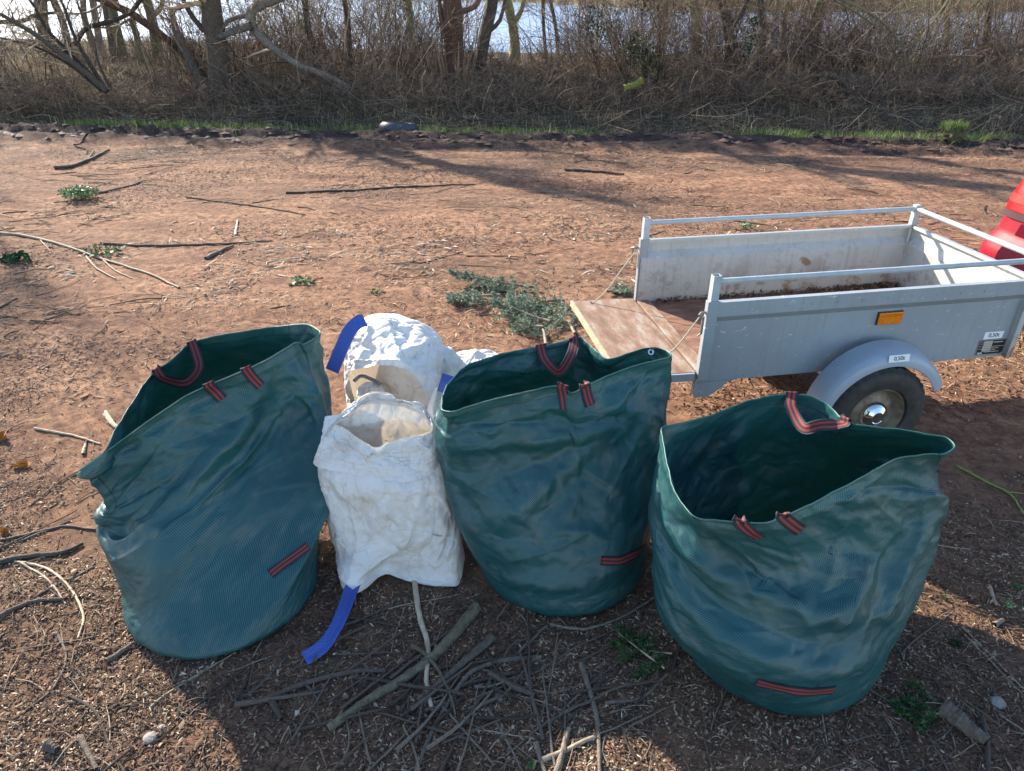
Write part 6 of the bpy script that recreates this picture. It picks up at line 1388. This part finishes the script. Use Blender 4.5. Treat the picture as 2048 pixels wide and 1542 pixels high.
leafy('rust-coloured leaf lying under the corner of the left edge bundle', 8, 1062, .015, 5, .025, OLEAF, 'leaf', 'leaf', 33, .012)
# stone in the chips
for (u, v, s, lb) in ((300, 1475, .022, 'grey stone in the lower left, where sun meets shade'), (1998, 1400, .024, 'dark stone above the log piece, right edge'), (322, 1452, .012, 'pale round stone next to the grey one'), (1000, 1392, .011, 'pale pebble in the twig pile')):
    r = np.random.default_rng(int(u)); bm = bmesh.new(); bmesh.ops.create_icosphere(bm, subdivisions=2, radius=s)
    for v_ in bm.verts: v_.co *= 1+.25*(r.random()-.5); v_.co.z *= .6
    me = bpy.data.meshes.new('stone'); bm.to_mesh(me); bm.free(); me.materials.append(simple('stone_grey', (.30, .28, .25) if s < .03 else (.14, .13, .12), (.18, .15, .13), 40, .85, .003)); c_ = px(u, v, z=.01)
    tag(obj('stone', me, loc=(c_[0], c_[1], gz(c_[0], c_[1])+s*.25)), lb, 'stone')
# discarded tyre at the grass strip
c_ = px(797, 254, y=float(edge_y(-1.9))+.55); b = MB(); prof = [(.19, .02), (.21, -.01), (.27, -.015), (.31, .02), (.325, .06), (.325, .085), (.318, .088), (.318, .095), (.325, .098), (.325, .135), (.31, .175), (.27, .21), (.21, .205), (.19, .175)]
b.lathe(prof, (0, 0, 0), 2, 64); o = b.build('old_tyre', simple('old_tyre_rubber', (.03, .036, .05), (.06, .065, .08), 30, .55, .002), None, smooth=True)
o.location = (c_[0], c_[1], gz(c_[0], c_[1])-.05); o.rotation_euler = (R(-7), R(3), 0); tag(o, 'discarded car tyre half sunk at the edge of the grass strip', 'tyre')
# turf clod on the mud ridge at right
c_ = px(1905, 268, y=float(edge_y(6.6))+.15); r = np.random.default_rng(3); bm = bmesh.new(); bmesh.ops.create_icosphere(bm, subdivisions=3, radius=.17)
for v_ in bm.verts: v_.co *= 1+.5*(r.random()-.5); v_.co.z *= .8
me = bpy.data.meshes.new('turf_clod'); bm.to_mesh(me); bm.free(); me.materials.append(simple('clod_earth', (.06, .04, .03), (.12, .11, .04), 14, .95, .01)); o = obj('turf_clod', me, loc=(c_[0], c_[1], gz(c_[0], c_[1])+.06)); tag(o, 'upturned clod of turf on the mud ridge at right', 'turf clod')
V, F, rn = blades(500, (-.16, .16), (-.12, .12), (.06, .16), (.006, .010), .7, None, r); V[:, 2] += .10-height(np.array([0.]), np.array([0.]))[0]
obj('grass_tuft', mesh('grass_tuft', V, F, attr={'rnd': rn}, mats=[GRASS]), o)
# mud clods along the ridge
n = 1500; x = -12+24*r.random(n); y = edge_y(x)+r.normal(-.15, .28, n); s = .015+.05*r.random(n)**2
D_ = unit(r.normal(0, 1, (6, 3))); oct_ = np.array([[1, 0, 0], [0, 1, 0], [-1, 0, 0], [0, -1, 0], [0, 0, 1], [0, 0, -.5]], float)
V = np.stack([x, y, height(x, y)], -1)[:, None]+oct_[None]*s[:, None, None]*np.array([1.4, 1, .55])*(.5+r.random((n, 6, 1)))
F = (np.array([[0, 1, 4], [1, 2, 4], [2, 3, 4], [3, 0, 4]])[None]+6*np.arange(n)[:, None, None]).reshape(-1, 3)
stuff('mud_clods', 'dark clods of mud thrown up along the far edge of the yard', V.reshape(-1, 3), F, np.repeat(r.random(n), 6), rnd_mat('mud_clod', [(0, (.035, .022, .02)), (1, (.12, .075, .06))]))
